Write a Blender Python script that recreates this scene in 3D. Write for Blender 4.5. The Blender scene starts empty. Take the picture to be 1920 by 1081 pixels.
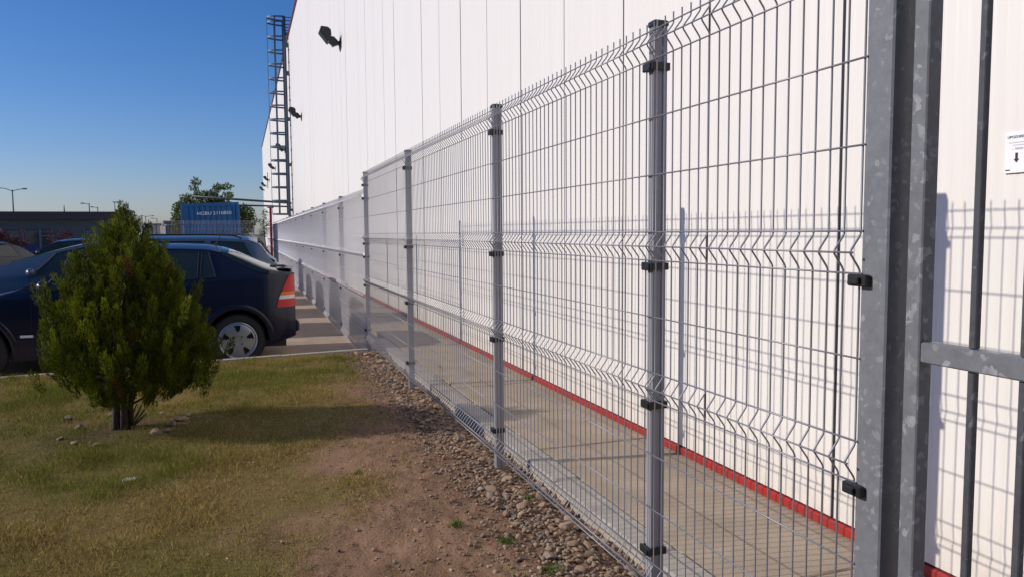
import bpy, math, random
import numpy as np
from mathutils import Vector, Matrix

random.seed(7)
RNG = np.random.default_rng(7)
SC = bpy.context.scene
COL = SC.collection
R = math.radians

# ------------------------------------------------------------------ camera
EYE = 1.373
F_PX, YAW, PITCH, ROLL = 1415.2, 0.34018, 0.07405, -0.00714
_F = Vector((math.sin(YAW) * math.cos(PITCH), math.cos(YAW) * math.cos(PITCH), -math.sin(PITCH)))
_R = Vector((math.cos(YAW), -math.sin(YAW), 0))
_U = _R.cross(_F)
_R2 = math.cos(ROLL) * _R + math.sin(ROLL) * _U
_U2 = -math.sin(ROLL) * _R + math.cos(ROLL) * _U
cam_data = bpy.data.cameras.new('camera')
cam = bpy.data.objects.new('camera', cam_data)
COL.objects.link(cam)
M = Matrix((_R2, _U2, -_F)).transposed().to_4x4()
M.translation = Vector((0, 0, EYE))
cam.matrix_world = M
cam_data.sensor_width = 36.0
cam_data.lens = F_PX / 1920 * 36.0
cam_data.clip_start = 0.02
cam_data.clip_end = 6000
SC.camera = cam


def pix(x, y, Y):
    """photo pixel -> point at depth Y (world)."""
    d = _F + _R2 * ((x - 960) / F_PX) + _U2 * ((540.5 - y) / F_PX)
    return Vector((0, 0, EYE)) + d * (Y / d.y)


# ------------------------------------------------------------------ world, sun
SUN_EL, SUN_AZ = 28.0, 9.5          # elevation; shadows run to +X, turned a little to -Y
world = bpy.data.worlds.new('World')
SC.world = world
world.use_nodes = True
nt = world.node_tree
nt.nodes.clear()
w_out = nt.nodes.new('ShaderNodeOutputWorld')
w_bg = nt.nodes.new('ShaderNodeBackground')
w_sky = nt.nodes.new('ShaderNodeTexSky')
w_sky.sky_type = 'NISHITA'
w_sky.sun_disc = False
w_sky.sun_elevation = R(SUN_EL)
w_sky.sun_rotation = R(-90 + SUN_AZ)
w_sky.altitude = 100
w_sky.air_density = 1.0
w_sky.dust_density = 0.7
w_sky.ozone_density = 4.6
w_bg.inputs['Strength'].default_value = 0.118
w_hs = nt.nodes.new('ShaderNodeHueSaturation')
w_hs.inputs['Saturation'].default_value = 1.22
w_wb = nt.nodes.new('ShaderNodeMix')          # white balance of the whole sky
w_wb.data_type = 'RGBA'
w_wb.blend_type = 'MULTIPLY'
w_wb.inputs['Factor'].default_value = 1.0
w_wb.inputs['B'].default_value = (1.0, 0.965, 1.13, 1)
nt.links.new(w_sky.outputs[0], w_wb.inputs['A'])
nt.links.new(w_wb.outputs['Result'], w_hs.inputs['Color'])
nt.links.new(w_hs.outputs[0], w_bg.inputs['Color'])
nt.links.new(w_bg.outputs[0], w_out.inputs[0])

sun_data = bpy.data.lights.new('sun', 'SUN')
sun_data.energy = 4.4
sun_data.angle = R(0.5)
sun_data.color = (1.0, 0.92, 0.82)
sun = bpy.data.objects.new('sun', sun_data)
COL.objects.link(sun)
_sd = Vector((math.cos(R(SUN_EL)) * math.cos(R(SUN_AZ)), -math.cos(R(SUN_EL)) * math.sin(R(SUN_AZ)), -math.sin(R(SUN_EL))))
sun.rotation_euler = _sd.to_track_quat('-Z', 'Y').to_euler()
sun.location = (-20, 0, 20)

SC.view_settings.view_transform = 'Standard'
SC.view_settings.look = 'None'
SC.view_settings.exposure = -0.2
SC.view_settings.gamma = 1.0
SC.view_settings.use_curve_mapping = False


# ------------------------------------------------------------------ materials
def mat(name, color, rough=0.6, metal=0.0, var=0.0, vscale=8.0, bump=0.0, bscale=40.0, coat=0.0, spec=0.5,
        color2=None, attr=None, detail=4.0, coords='Object', stretch=None):
    m = bpy.data.materials.new(name)
    m.use_nodes = True
    n = m.node_tree.nodes
    l = m.node_tree.links
    b = n['Principled BSDF']
    b.inputs['Base Color'].default_value = (*color, 1)
    b.inputs['Roughness'].default_value = rough
    b.inputs['Metallic'].default_value = metal
    b.inputs['Coat Weight'].default_value = coat
    b.inputs['Coat Roughness'].default_value = 0.04
    b.inputs['Specular IOR Level'].default_value = spec
    tc = n.new('ShaderNodeTexCoord')
    src = tc.outputs[coords]
    if stretch:
        mp = n.new('ShaderNodeMapping')
        mp.inputs['Scale'].default_value = stretch
        l.new(src, mp.inputs[0])
        src = mp.outputs[0]
    if attr:
        a = n.new('ShaderNodeAttribute')
        a.attribute_name = attr
        l.new(a.outputs['Color'], b.inputs['Base Color'])
    elif var > 0 or color2:
        t = n.new('ShaderNodeTexNoise')
        t.inputs['Scale'].default_value = vscale
        t.inputs['Detail'].default_value = detail
        t.inputs['Roughness'].default_value = 0.65
        l.new(src, t.inputs['Vector'])
        r = n.new('ShaderNodeValToRGB')
        r.color_ramp.elements[0].position = 0.32
        r.color_ramp.elements[1].position = 0.68
        c1 = color2 if color2 else tuple(max(0, c * (1 - var)) for c in color)
        c2 = color if color2 else tuple(min(1, c * (1 + var)) for c in color)
        r.color_ramp.elements[0].color = (*c1, 1)
        r.color_ramp.elements[1].color = (*c2, 1)
        l.new(t.outputs['Fac'], r.inputs[0])
        l.new(r.outputs[0], b.inputs['Base Color'])
    if bump > 0:
        t2 = n.new('ShaderNodeTexNoise')
        t2.inputs['Scale'].default_value = bscale
        t2.inputs['Detail'].default_value = 5
        l.new(src, t2.inputs['Vector'])
        bp = n.new('ShaderNodeBump')
        bp.inputs['Strength'].default_value = bump
        bp.inputs['Distance'].default_value = 0.01
        l.new(t2.outputs['Fac'], bp.inputs['Height'])
        l.new(bp.outputs[0], b.inputs['Normal'])
    return m


def galvanised(name, lo, mid, fleck, scale, amount, rough=0.5):
    """dull zinc with soft mottling and a few brighter spangles."""
    m = mat(name, mid, rough, 0.12, spec=0.3)
    n, l = m.node_tree.nodes, m.node_tree.links
    b = n['Principled BSDF']
    tc = n['Texture Coordinate']
    nz = n.new('ShaderNodeTexNoise')
    nz.inputs['Scale'].default_value = 26
    nz.inputs['Detail'].default_value = 6
    nz.inputs['Roughness'].default_value = 0.7
    l.new(tc.outputs['Object'], nz.inputs['Vector'])
    r0 = n.new('ShaderNodeValToRGB')
    r0.color_ramp.elements[0].position, r0.color_ramp.elements[1].position = 0.3, 0.72
    r0.color_ramp.elements[0].color, r0.color_ramp.elements[1].color = (*lo, 1), (*mid, 1)
    l.new(nz.outputs['Fac'], r0.inputs[0])
    mixv = n.new('ShaderNodeMix')
    mixv.data_type = 'VECTOR'
    mixv.inputs['Factor'].default_value = 0.045
    l.new(tc.outputs['Object'], mixv.inputs['A'])
    l.new(nz.outputs['Color'], mixv.inputs['B'])
    v = n.new('ShaderNodeTexVoronoi')
    v.inputs['Scale'].default_value = scale
    l.new(mixv.outputs['Result'], v.inputs['Vector'])
    sep = n.new('ShaderNodeSeparateColor')
    l.new(v.outputs['Color'], sep.inputs[0])
    r1 = n.new('ShaderNodeMapRange')
    r1.inputs['From Min'].default_value = 1 - amount
    r1.inputs['From Max'].default_value = 1.0
    l.new(sep.outputs[0], r1.inputs[0])
    nz2 = n.new('ShaderNodeTexNoise')
    nz2.inputs['Scale'].default_value = 60
    l.new(tc.outputs['Object'], nz2.inputs['Vector'])
    mu = n.new('ShaderNodeMath')
    mu.operation = 'MULTIPLY'
    l.new(r1.outputs[0], mu.inputs[0])
    l.new(nz2.outputs['Fac'], mu.inputs[1])
    mx = n.new('ShaderNodeMix')
    mx.data_type = 'RGBA'
    l.new(mu.outputs[0], mx.inputs['Factor'])
    l.new(r0.outputs[0], mx.inputs['A'])
    mx.inputs['B'].default_value = (*fleck, 1)
    l.new(mx.outputs['Result'], b.inputs['Base Color'])
    bp = n.new('ShaderNodeBump')
    bp.inputs['Strength'].default_value = 0.10
    bp.inputs['Distance'].default_value = 0.003
    l.new(nz.outputs['Fac'], bp.inputs['Height'])
    l.new(bp.outputs[0], b.inputs['Normal'])
    return m


def translucent(m, amount):
    n, l = m.node_tree.nodes, m.node_tree.links
    b = n['Principled BSDF']
    t = n.new('ShaderNodeBsdfTranslucent')
    mx = n.new('ShaderNodeMixShader')
    mx.inputs[0].default_value = amount
    if b.inputs['Base Color'].links:
        l.new(b.inputs['Base Color'].links[0].from_socket, t.inputs['Color'])
    else:
        t.inputs['Color'].default_value = b.inputs['Base Color'].default_value
    l.new(b.outputs[0], mx.inputs[1])
    l.new(t.outputs[0], mx.inputs[2])
    l.new(mx.outputs[0], n['Material Output'].inputs['Surface'])
    return m


MT = {}
MT['wire'] = mat('wire_grey', (0.225, 0.225, 0.25), 0.42, 0.3)
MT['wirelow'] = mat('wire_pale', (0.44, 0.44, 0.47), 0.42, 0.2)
MT['post'] = mat('post_grey', (0.29, 0.29, 0.32), 0.5, 0.05, var=0.06, vscale=5, spec=0.3)
MT['blackplastic'] = mat('black_plastic', (0.012, 0.012, 0.014), 0.45, bump=0.05, bscale=200)
MT['galv'] = galvanised('galvanised_steel', (0.135, 0.142, 0.155), (0.19, 0.20, 0.215), (0.36, 0.37, 0.39), 95, 0.12)
MT['galvbig'] = galvanised('galvanised_spangle', (0.125, 0.13, 0.14), (0.18, 0.19, 0.205), (0.42, 0.43, 0.45), 60, 0.25)
MT['galvdark'] = galvanised('galvanised_bar', (0.05, 0.053, 0.062), (0.08, 0.085, 0.097), (0.25, 0.25, 0.27), 90, 0.10)
MT['darkgap'] = mat('dark_gap', (0.02, 0.02, 0.022), 0.9)
MT['redtrim'] = mat('red_trim', (0.36, 0.012, 0.010), 0.55, color2=(0.25, 0.030, 0.022), vscale=9, detail=8)
MT['roofred'] = mat('dark_red_trim', (0.11, 0.010, 0.018), 0.5)
MT['ladder'] = mat('ladder_steel', (0.10, 0.13, 0.17), 0.5, 0.4)
MT['lampblack'] = mat('lamp_black', (0.012, 0.012, 0.015), 0.4)
MT['lampglass'] = mat('lamp_glass', (0.03, 0.045, 0.05), 0.08, spec=0.8)
MT['concrete'] = mat('slab_concrete', (0.42, 0.335, 0.24), 0.9, color2=(0.275, 0.22, 0.16), vscale=2.3, bump=0.3, bscale=90, detail=10)
MT['kerbc'] = mat('kerb_concrete', (0.40, 0.36, 0.31), 0.9, color2=(0.27, 0.24, 0.205), vscale=5, bump=0.3, bscale=70, detail=8)
MT['lot'] = mat('parking_surface', (0.40, 0.30, 0.22), 0.92, color2=(0.24, 0.185, 0.145), vscale=1.6, bump=0.35, bscale=60, detail=9)
MT['bark'] = mat('bark', (0.05, 0.035, 0.028), 0.95, var=0.4, vscale=30, bump=0.6, bscale=60)
MT['leafattr'] = translucent(mat('leaf', (0.05, 0.08, 0.02), 0.6, attr='tint', spec=0.2), 0.25)
MT['rubber'] = mat('tyre_rubber', (0.018, 0.017, 0.017), 0.75, var=0.25, vscale=14, bump=0.1, bscale=60)
MT['rim'] = mat('alloy_rim', (0.42, 0.43, 0.45), 0.32, 0.75)
MT['chrome'] = mat('chrome', (0.7, 0.7, 0.72), 0.12, 1.0)
MT['carglass'] = mat('car_glass', (0.014, 0.024, 0.026), 0.04, spec=0.5)
MT['red'] = mat('lamp_red', (0.55, 0.012, 0.015), 0.3, coat=0.15, spec=0.35)
MT['amber'] = mat('lamp_amber', (0.75, 0.17, 0.01), 0.3, coat=0.15, spec=0.35)
MT['clear'] = mat('lamp_clear', (0.72, 0.72, 0.70), 0.3, coat=0.15, spec=0.35)
MT['navy'] = mat('navy_paint', (0.002, 0.0045, 0.022), 0.35, 0.1, coat=0.35, spec=0.35)
MT['bluepaint'] = mat('steel_blue_paint', (0.035, 0.075, 0.14), 0.35, 0.1, coat=0.35, spec=0.35)
MT['silverpaint'] = mat('silver_paint', (0.36, 0.36, 0.38), 0.33, 0.6, coat=0.8)
MT['darkpaint'] = mat('dark_teal_paint', (0.012, 0.024, 0.038), 0.35, 0.1, coat=0.35, spec=0.35)
MT['trimblack'] = mat('car_trim', (0.013, 0.013, 0.015), 0.6)
MT['container'] = mat('container_blue', (0.002, 0.105, 0.30), 0.5, color2=(0.004, 0.075, 0.21), vscale=2.5)
MT['whitepaint'] = mat('white_paint', (0.78, 0.78, 0.78), 0.6)
MT['greybldg'] = mat('greygreen_render', (0.062, 0.088, 0.105), 0.85, var=0.08, vscale=0.6)
MT['darkroof'] = mat('dark_fascia', (0.045, 0.04, 0.05), 0.7)
MT['bluedoor'] = mat('blue_door', (0.008, 0.025, 0.13), 0.5)
MT['redpost'] = mat('red_post', (0.30, 0.008, 0.03), 0.5)
MT['lamppost'] = mat('lamp_post', (0.13, 0.15, 0.18), 0.5, 0.3)
MT['signwhite'] = mat('sign_white', (0.80, 0.80, 0.84), 0.45)
MT['signblack'] = mat('sign_black', (0.02, 0.02, 0.025), 0.6)
MT['signgrey'] = mat('sign_grey', (0.45, 0.45, 0.48), 0.6)
MT['paleshed'] = mat('pale_sheet', (0.42, 0.43, 0.46), 0.6)
MT['stoneattr'] = mat('pebble', (0.3, 0.25, 0.2), 0.85, attr='tint', bump=0.3, bscale=60)
STONES = [mat('stone_%s' % k, c, 0.85, var=0.22, vscale=18, bump=0.35, bscale=55)
          for k, c in zip(('tan', 'brown', 'grey', 'pale', 'pink'),
                          ((0.31, 0.215, 0.140), (0.24, 0.160, 0.105), (0.23, 0.180, 0.140), (0.37, 0.270, 0.180), (0.28, 0.180, 0.115)))]


def wall_material():
    m = mat('panel_white', (0.80, 0.78, 0.75), 0.42, spec=0.35)
    n, l = m.node_tree.nodes, m.node_tree.links
    b = n['Principled BSDF']
    tc = n['Texture Coordinate']
    mp = n.new('ShaderNodeMapping')
    mp.inputs['Scale'].default_value = (1, 9, 0.25)
    l.new(tc.outputs['Object'], mp.inputs[0])
    t = n.new('ShaderNodeTexNoise')
    t.inputs['Scale'].default_value = 2.2
    t.inputs['Detail'].default_value = 7
    l.new(mp.outputs[0], t.inputs[0])
    r = n.new('ShaderNodeValToRGB')
    r.color_ramp.elements[0].position = 0.3
    r.color_ramp.elements[1].position = 0.75
    r.color_ramp.elements[0].color = (0.72, 0.69, 0.645, 1)
    r.color_ramp.elements[1].color = (0.765, 0.737, 0.695, 1)
    l.new(t.outputs['Fac'], r.inputs[0])
    # splashed soil on the lowest half metre
    sp = n.new('ShaderNodeSeparateXYZ')
    l.new(tc.outputs['Object'], sp.inputs[0])
    mr = n.new('ShaderNodeMapRange')
    mr.inputs['From Min'].default_value = 0.05
    mr.inputs['From Max'].default_value = 0.45
    mr.inputs['To Min'].default_value = 0.6
    mr.inputs['To Max'].default_value = 0.0
    l.new(sp.outputs['Z'], mr.inputs[0])
    t3 = n.new('ShaderNodeTexNoise')
    t3.inputs['Scale'].default_value = 14
    t3.inputs['Detail'].default_value = 8
    l.new(tc.outputs['Object'], t3.inputs[0])
    mu = n.new('ShaderNodeMath')
    mu.operation = 'MULTIPLY'
    l.new(mr.outputs[0], mu.inputs[0])
    l.new(t3.outputs['Fac'], mu.inputs[1])
    mx = n.new('ShaderNodeMix')
    mx.data_type = 'RGBA'
    l.new(mu.outputs[0], mx.inputs['Factor'])
    l.new(r.outputs[0], mx.inputs['A'])
    mx.inputs['B'].default_value = (0.45, 0.36, 0.26, 1)
    l.new(mx.outputs['Result'], b.inputs['Base Color'])
    return m


MT['panel'] = wall_material()


# ------------------------------------------------------------------ mesh helpers
def tag(o, label=None, cat=None, group=None, kind=None):
    if label:
        o['label'] = label
    if cat:
        o['category'] = cat
    if group:
        o['group'] = group
    if kind:
        o['kind'] = kind
    return o


def empty(name, loc=(0, 0, 0), rz=0.0, label=None, cat=None, group=None):
    o = bpy.data.objects.new(name, None)
    o.empty_display_size = 0.1
    o.location = loc
    o.rotation_euler = (0, 0, rz)
    COL.objects.link(o)
    return tag(o, label, cat, group)


class MB:
    def __init__(self):
        self.v, self.f = [], []

    def add(self, vs, fs):
        k = len(self.v)
        self.v.extend([tuple(p) for p in vs])
        self.f.extend([tuple(i + k for i in f) for f in fs])
        return self

    def box(self, x0, x1, y0, y1, z0, z1):
        vs = [(x, y, z) for z in (z0, z1) for y in (y0, y1) for x in (x0, x1)]
        return self.add(vs, [(0, 2, 3, 1), (4, 5, 7, 6), (0, 1, 5, 4), (2, 6, 7, 3), (0, 4, 6, 2), (1, 3, 7, 5)])

    def bbox(self, x0, x1, y0, y1, z0, z1, b=0.01):
        """box with chamfered vertical and horizontal edges (cheap bevel)."""
        vs, fs = [], []
        lay = [(z0, b), (z0 + b, 0), (z1 - b, 0), (z1, b)]
        for z, i in lay:
            c = b
            pts = [(x0 + i + c, y0 + i), (x1 - i - c, y0 + i), (x1 - i, y0 + i + c), (x1 - i, y1 - i - c),
                   (x1 - i - c, y1 - i), (x0 + i + c, y1 - i), (x0 + i, y1 - i - c), (x0 + i, y0 + i + c)]
            vs += [(p[0], p[1], z) for p in pts]
        for a in range(3):
            for k in range(8):
                fs.append((a * 8 + k, a * 8 + (k + 1) % 8, a * 8 + 8 + (k + 1) % 8, a * 8 + 8 + k))
        fs.append(tuple(range(7, -1, -1)))
        fs.append(tuple(range(24, 32)))
        return self.add(vs, fs)

    def tube(self, path, r, n=8, caps=True):
        P = [Vector(p) for p in path]
        rs = r if isinstance(r, (list, tuple)) else [r] * len(P)
        vs, fs = [], []
        up = None
        for i, p in enumerate(P):
            t = (P[min(i + 1, len(P) - 1)] - P[max(i - 1, 0)]).normalized()
            if up is None:
                up = t.orthogonal().normalized()
            a = (up - t * up.dot(t)).normalized()
            up = a
            b = t.cross(a)
            for k in range(n):
                an = 2 * math.pi * k / n
                vs.append(p + (a * math.cos(an) + b * math.sin(an)) * rs[i])
        for i in range(len(P) - 1):
            for k in range(n):
                fs.append((i * n + k, i * n + (k + 1) % n, (i + 1) * n + (k + 1) % n, (i + 1) * n + k))
        if caps:
            fs.append(tuple(range(n - 1, -1, -1)))
            fs.append(tuple(range((len(P) - 1) * n, len(P) * n)))
        return self.add(vs, fs)

    def prism(self, poly, axis, a0, a1):
        """extrude 2-D polygon along axis 'x','y' or 'z'."""
        def p3(u, v, w):
            return {'x': (w, u, v), 'y': (u, w, v), 'z': (u, v, w)}[axis]
        n = len(poly)
        vs = [p3(u, v, a0) for u, v in poly] + [p3(u, v, a1) for u, v in poly]
        fs = [(k, (k + 1) % n, n + (k + 1) % n, n + k) for k in range(n)]
        fs += [tuple(range(n - 1, -1, -1)), tuple(range(n, 2 * n))]
        return self.add(vs, fs)

    def lathe(self, prof, n=24, axis='y'):
        vs, fs = [], []
        for r, h in prof:
            for k in range(n):
                an = 2 * math.pi * k / n
                c, s = r * math.cos(an), r * math.sin(an)
                vs.append({'y': (c, h, s), 'z': (c, s, h), 'x': (h, c, s)}[axis])
        for i in range(len(prof) - 1):
            for k in range(n):
                fs.append((i * n + k, i * n + (k + 1) % n, (i + 1) * n + (k + 1) % n, (i + 1) * n + k))
        return self.add(vs, fs)

    def grid(self, rows):
        n = len(rows[0])
        vs = [p for r in rows for p in r]
        fs = [(i * n + j, i * n + j + 1, (i + 1) * n + j + 1, (i + 1) * n + j) for i in range(len(rows) - 1) for j in range(n - 1)]
        return self.add(vs, fs)

    def mesh(self, name, m, smooth=False):
        me = bpy.data.meshes.new(name)
        me.from_pydata(self.v, [], self.f)
        import bmesh
        bm = bmesh.new()
        bm.from_mesh(me)
        bmesh.ops.recalc_face_normals(bm, faces=bm.faces)
        bm.to_mesh(me)
        bm.free()
        if m:
            me.materials.append(m)
        if smooth:
            me.shade_smooth()
        return me

    def build(self, name, m, parent=None, smooth=False, loc=None):
        return obj(name, self.mesh(name, m, smooth), parent, loc)


def obj(name, me, parent=None, loc=None):
    o = bpy.data.objects.new(name, me)
    COL.objects.link(o)
    if parent:
        o.parent = parent
    if loc is not None:
        o.location = loc
    return o


def smooth_angle(o, deg=35):
    me = o.data
    me.shade_smooth()
    try:
        me.set_sharp_from_angle(angle=R(deg))
    except Exception:
        pass
    return o


def copy_tree(o, parent=None):
    c = o.copy()
    COL.objects.link(c)
    c.parent = parent
    for ch in list(o.children):
        copy_tree(ch, c)
    return c


def np_mesh(name, V, Fa, m, tint=None, smooth=False):
    """V (n,3), Fa (m,k) uniform polygons."""
    me = bpy.data.meshes.new(name)
    nv, nf, k = len(V), len(Fa), Fa.shape[1]
    me.vertices.add(nv)
    me.vertices.foreach_set('co', np.ascontiguousarray(V, dtype=np.float32).ravel())
    me.loops.add(nf * k)
    me.loops.foreach_set('vertex_index', np.ascontiguousarray(Fa, dtype=np.int32).ravel())
    me.polygons.add(nf)
    me.polygons.foreach_set('loop_start', np.arange(0, nf * k, k, dtype=np.int32))
    if tint is not None:
        a = me.attributes.new('tint', 'FLOAT_COLOR', 'POINT')
        c = np.ones((nv, 4), dtype=np.float32)
        c[:, :3] = tint
        a.data.foreach_set('color', c.ravel())
    me.update(calc_edges=True)
    me.validate()
    if m:
        me.materials.append(m)
    if smooth:
        me.shade_smooth()
    return me


def vnoise(x, y, seed=0):
    xi, yi = np.floor(x).astype(np.int64), np.floor(y).astype(np.int64)
    xf, yf = x - xi, y - yi
    xf, yf = xf * xf * (3 - 2 * xf), yf * yf * (3 - 2 * yf)

    def h(a, b):
        n = (a * 374761393 + b * 668265263 + seed * 974634777) & 0x7fffffff
        n = ((n ^ (n >> 13)) * 1274126177) & 0x7fffffff
        return ((n ^ (n >> 16)) & 0xffff) / 65535.0
    return (h(xi, yi) * (1 - xf) + h(xi + 1, yi) * xf) * (1 - yf) + (h(xi, yi + 1) * (1 - xf) + h(xi + 1, yi + 1) * xf) * yf


def fbm(x, y, seed=0, o=4):
    s, a, t = 0, 0.5, 0
    for k in range(o):
        s = s + a * vnoise(x * 2 ** k, y * 2 ** k, seed + k)
        t += a
        a *= 0.5
    return s / t


# ------------------------------------------------------------------ setting: ground, lawn, walkway, parking
LOT_Z = -0.17
KERB_A, KERB_B = Vector((1.30, 8.98)), Vector((-2.28, 8.52))     # kerb line


def kerb_y(x):
    return KERB_A.y + (x - KERB_A.x) * (KERB_B.y - KERB_A.y) / (KERB_B.x - KERB_A.x)


g = MB().grid([[(-1500, y, -0.30) for y in (-1500, 0, 3000)], [(1500, y, -0.30) for y in (-1500, 0, 3000)]])
MT['far'] = mat('far_ground', (0.16, 0.15, 0.10), 0.95, color2=(0.10, 0.10, 0.06), vscale=0.05)
tag(g.build('ground', MT['far']), kind='structure')

rows = []
for x in np.linspace(-32, 1.76, 50):
    rows.append([(x, kerb_y(x) + 0.04 + t * (62 - kerb_y(x)), LOT_Z + 0.012 * float(fbm(np.array(x * .4), np.array(t * 25), 5))) for t in np.linspace(0, 1, 60)])
tag(MB().grid(rows).build('parking_lot', MT['lot'], smooth=True), kind='structure')


def dirt_edge(y):
    return np.interp(y, [2.0, 2.8, 3.5, 5.0, 7.0, 8.8], [-0.20, 0.0, 0.28, 0.62, 1.0, 1.25])


TREE = Vector((-0.845, 5.82, 0))


def lawn_z(x, y):
    z = 0.05 * (fbm(x * 0.9, y * 0.9, 3) - 0.5) + 0.022 * (fbm(x * 6, y * 6, 11) - 0.5)
    d2 = (x - TREE.x) ** 2 + (y - TREE.y) ** 2
    z = z + 0.03 * np.exp(-d2 / 0.35)
    z = z - 0.035 * np.clip((x - 0.9) / 0.5, 0, 1) - 0.04 * np.clip((x - 1.38) / 0.12, 0, 1)
    ke = np.clip((8.95 + (x - 1.3) * 0.1285 - y) / 0.5, 0, 1)
    dd = np.clip((x - dirt_edge(y)) / 0.4 + 0.5, 0, 1)
    z = z + dd * (0.020 * (fbm(x * 14, y * 14, 71, 3) - 0.5) + 0.012 * (vnoise(x * 45, y * 45, 77) - 0.5))
    return z * (0.25 + 0.75 * ke)


def dirt_amount(x, y):
    n = fbm(x * 2.2, y * 2.2, 21) - 0.5
    d = np.clip((x - dirt_edge(y) + n * 1.3) / 0.55 + 0.5, 0, 1)
    return d


nx, ny = 420, 520
xs = np.concatenate([np.linspace(-14, -3.2, 60, endpoint=False), np.linspace(-3.2, 1.60, nx - 60)])
ts = np.linspace(0, 1, ny) ** 0.8
X, T = np.meshgrid(xs, ts, indexing='ij')
Yk = KERB_A.y + (X - KERB_A.x) * 0.1285 - 0.05
Yg = -2.5 + T * (Yk + 2.5)
Zg = lawn_z(X, Yg)
V = np.stack([X, Yg, Zg], -1).reshape(-1, 3)
idx = np.arange(nx * ny).reshape(nx, ny)
Fa = np.stack([idx[:-1, :-1], idx[1:, :-1], idx[1:, 1:], idx[:-1, 1:]], -1).reshape(-1, 4)
da = dirt_amount(X, Yg).reshape(-1, 1)
gm = fbm(X * 1.3, Yg * 1.3, 31).reshape(-1, 1)
soil = np.array([[0.215, 0.130, 0.080]]) * (0.62 + 0.75 * fbm(X * 6, Yg * 6, 41).reshape(-1, 1))
thatch = np.array([[0.170, 0.115, 0.045]]) * (1 - gm) + np.array([[0.115, 0.100, 0.026]]) * gm
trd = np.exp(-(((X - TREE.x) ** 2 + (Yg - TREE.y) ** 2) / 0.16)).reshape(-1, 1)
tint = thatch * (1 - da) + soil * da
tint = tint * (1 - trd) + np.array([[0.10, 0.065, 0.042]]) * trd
MT['soil'] = mat('lawn_soil', (0.2, 0.15, 0.1), 0.95, attr='tint', bump=0.9, bscale=70, spec=0.1)
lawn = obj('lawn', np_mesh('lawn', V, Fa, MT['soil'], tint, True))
tag(lawn, kind='structure')

# kerb stones between lawn and parking lot
kerb_root = empty('kerb', (0, 0, 0))
tag(kerb_root, kind='structure')
kdir = (KERB_B - KERB_A).normalized()
kang = math.atan2(kdir.y, kdir.x)
kme = MB().bbox(0.004, 0.996, -0.04, 0.04, -0.26, 0.012, 0.006).mesh('kerbstone', MT['kerbc'])
for i in range(13):
    p = KERB_A + kdir * (i * 1.0 - 0.05)
    o = obj('kerbstone', kme, kerb_root, (p.x, p.y, random.uniform(-0.006, 0.004)))
    o.rotation_euler = (0, 0, kang + random.uniform(-0.004, 0.004))

# walkway between fence and warehouse
MT['bed'] = mat('walkway_bed', (0.07, 0.055, 0.042), 0.95, var=0.3, vscale=20)
walk = MB().box(1.585, 2.75, -3, 9.3, -0.4, -0.055).box(1.74, 2.75, 9.301, 95, -0.4, -0.055).build('walkway', MT['bed'])
tag(walk, kind='structure')
sl = MB().bbox(1.735, 2.66, 0, 2.02, -0.09, 0.0, 0.006).mesh('slab', MT['concrete'])
es = MB().bbox(1.57, 1.722, 0, 1.006, -0.24, 0.004, 0.01).mesh('edging_slab', MT['kerbc'])
y = 2.37 - 2.03 * 2
while y < 62:
    o = obj('slab', sl, walk, (random.uniform(-0.003, 0.003), y, random.uniform(-0.006, 0.0)))
    o.rotation_euler = (0, random.uniform(-0.002, 0.002), random.uniform(-0.002, 0.002))
    y += 2.03
y = -1.3
while y < 8.9:
    o = obj('edging_slab', es, walk, (random.uniform(-0.006, 0.006), y, random.uniform(-0.008, 0.004)))
    o.rotation_euler = (0, random.uniform(-0.004, 0.004), random.uniform(-0.004, 0.004))
    y += 1.016

# ------------------------------------------------------------------ warehouse
WH_X, WH_ROT, WH_L, WH_H = 2.535, 0.0026, 92.0, 11.25
wh = empty('warehouse', (WH_X, 0, 0), WH_ROT, 'tall white panel-clad warehouse with a red base strip and red roof edge', 'building')


def wx(y):
    return WH_X - math.sin(WH_ROT) * y


MB().box(0.006, 30, -1.2, WH_L, -0.2, WH_H - 0.05).build('wall_core', MT['darkgap'], wh)
prof = [(0.005, 0.0095), (0.001, 0.010), (0.0, 0.012)]
pw = 1.026
k = 0.009
while k < pw - 0.06:
    prof += [(0.0, k + 0.030), (0.0014, k + 0.036), (0.0014, k + 0.044), (0.0, k + 0.050)]
    k += 0.0505
prof += [(0.0, pw - 0.011), (0.001, pw - 0.009), (0.005, pw - 0.0085)]
pm = MB()
n = len(prof)
pm.add([(a, b, 0.049) for a, b in prof] + [(a, b, WH_H) for a, b in prof], [(i, i + 1, n + i + 1, n + i) for i in range(n - 1)])
pme = pm.mesh('wall_panel', MT['panel'])
y0 = 4.774 - pw * 5
i = 0
while y0 + pw < WH_L + 0.3:
    o = obj('wall_panel', pme, wh, (random.uniform(-0.0015, 0.0015), y0, 0))
    o.rotation_euler = (0, 0, random.uniform(-0.0012, 0.0012))
    y0 += pw
    i += 1
yb = -1.1
bs = MB().prism([(-0.014, 0.0), (-0.014, 0.036), (-0.006, 0.044), (0.005, 0.046), (0.005, 0.0)], 'y', 0.003, 2.997).mesh('base_flashing', MT['redtrim'])
while yb < WH_L - 3:
    obj('base_flashing', bs, wh, (random.uniform(-0.002, 0.002), yb, -0.004))
    yb += 3.0
MB().box(-0.07, 0.3, -1.25, WH_L + 0.05, WH_H, WH_H + 0.11).build('roof_edge', MT['roofred'], wh)
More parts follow.
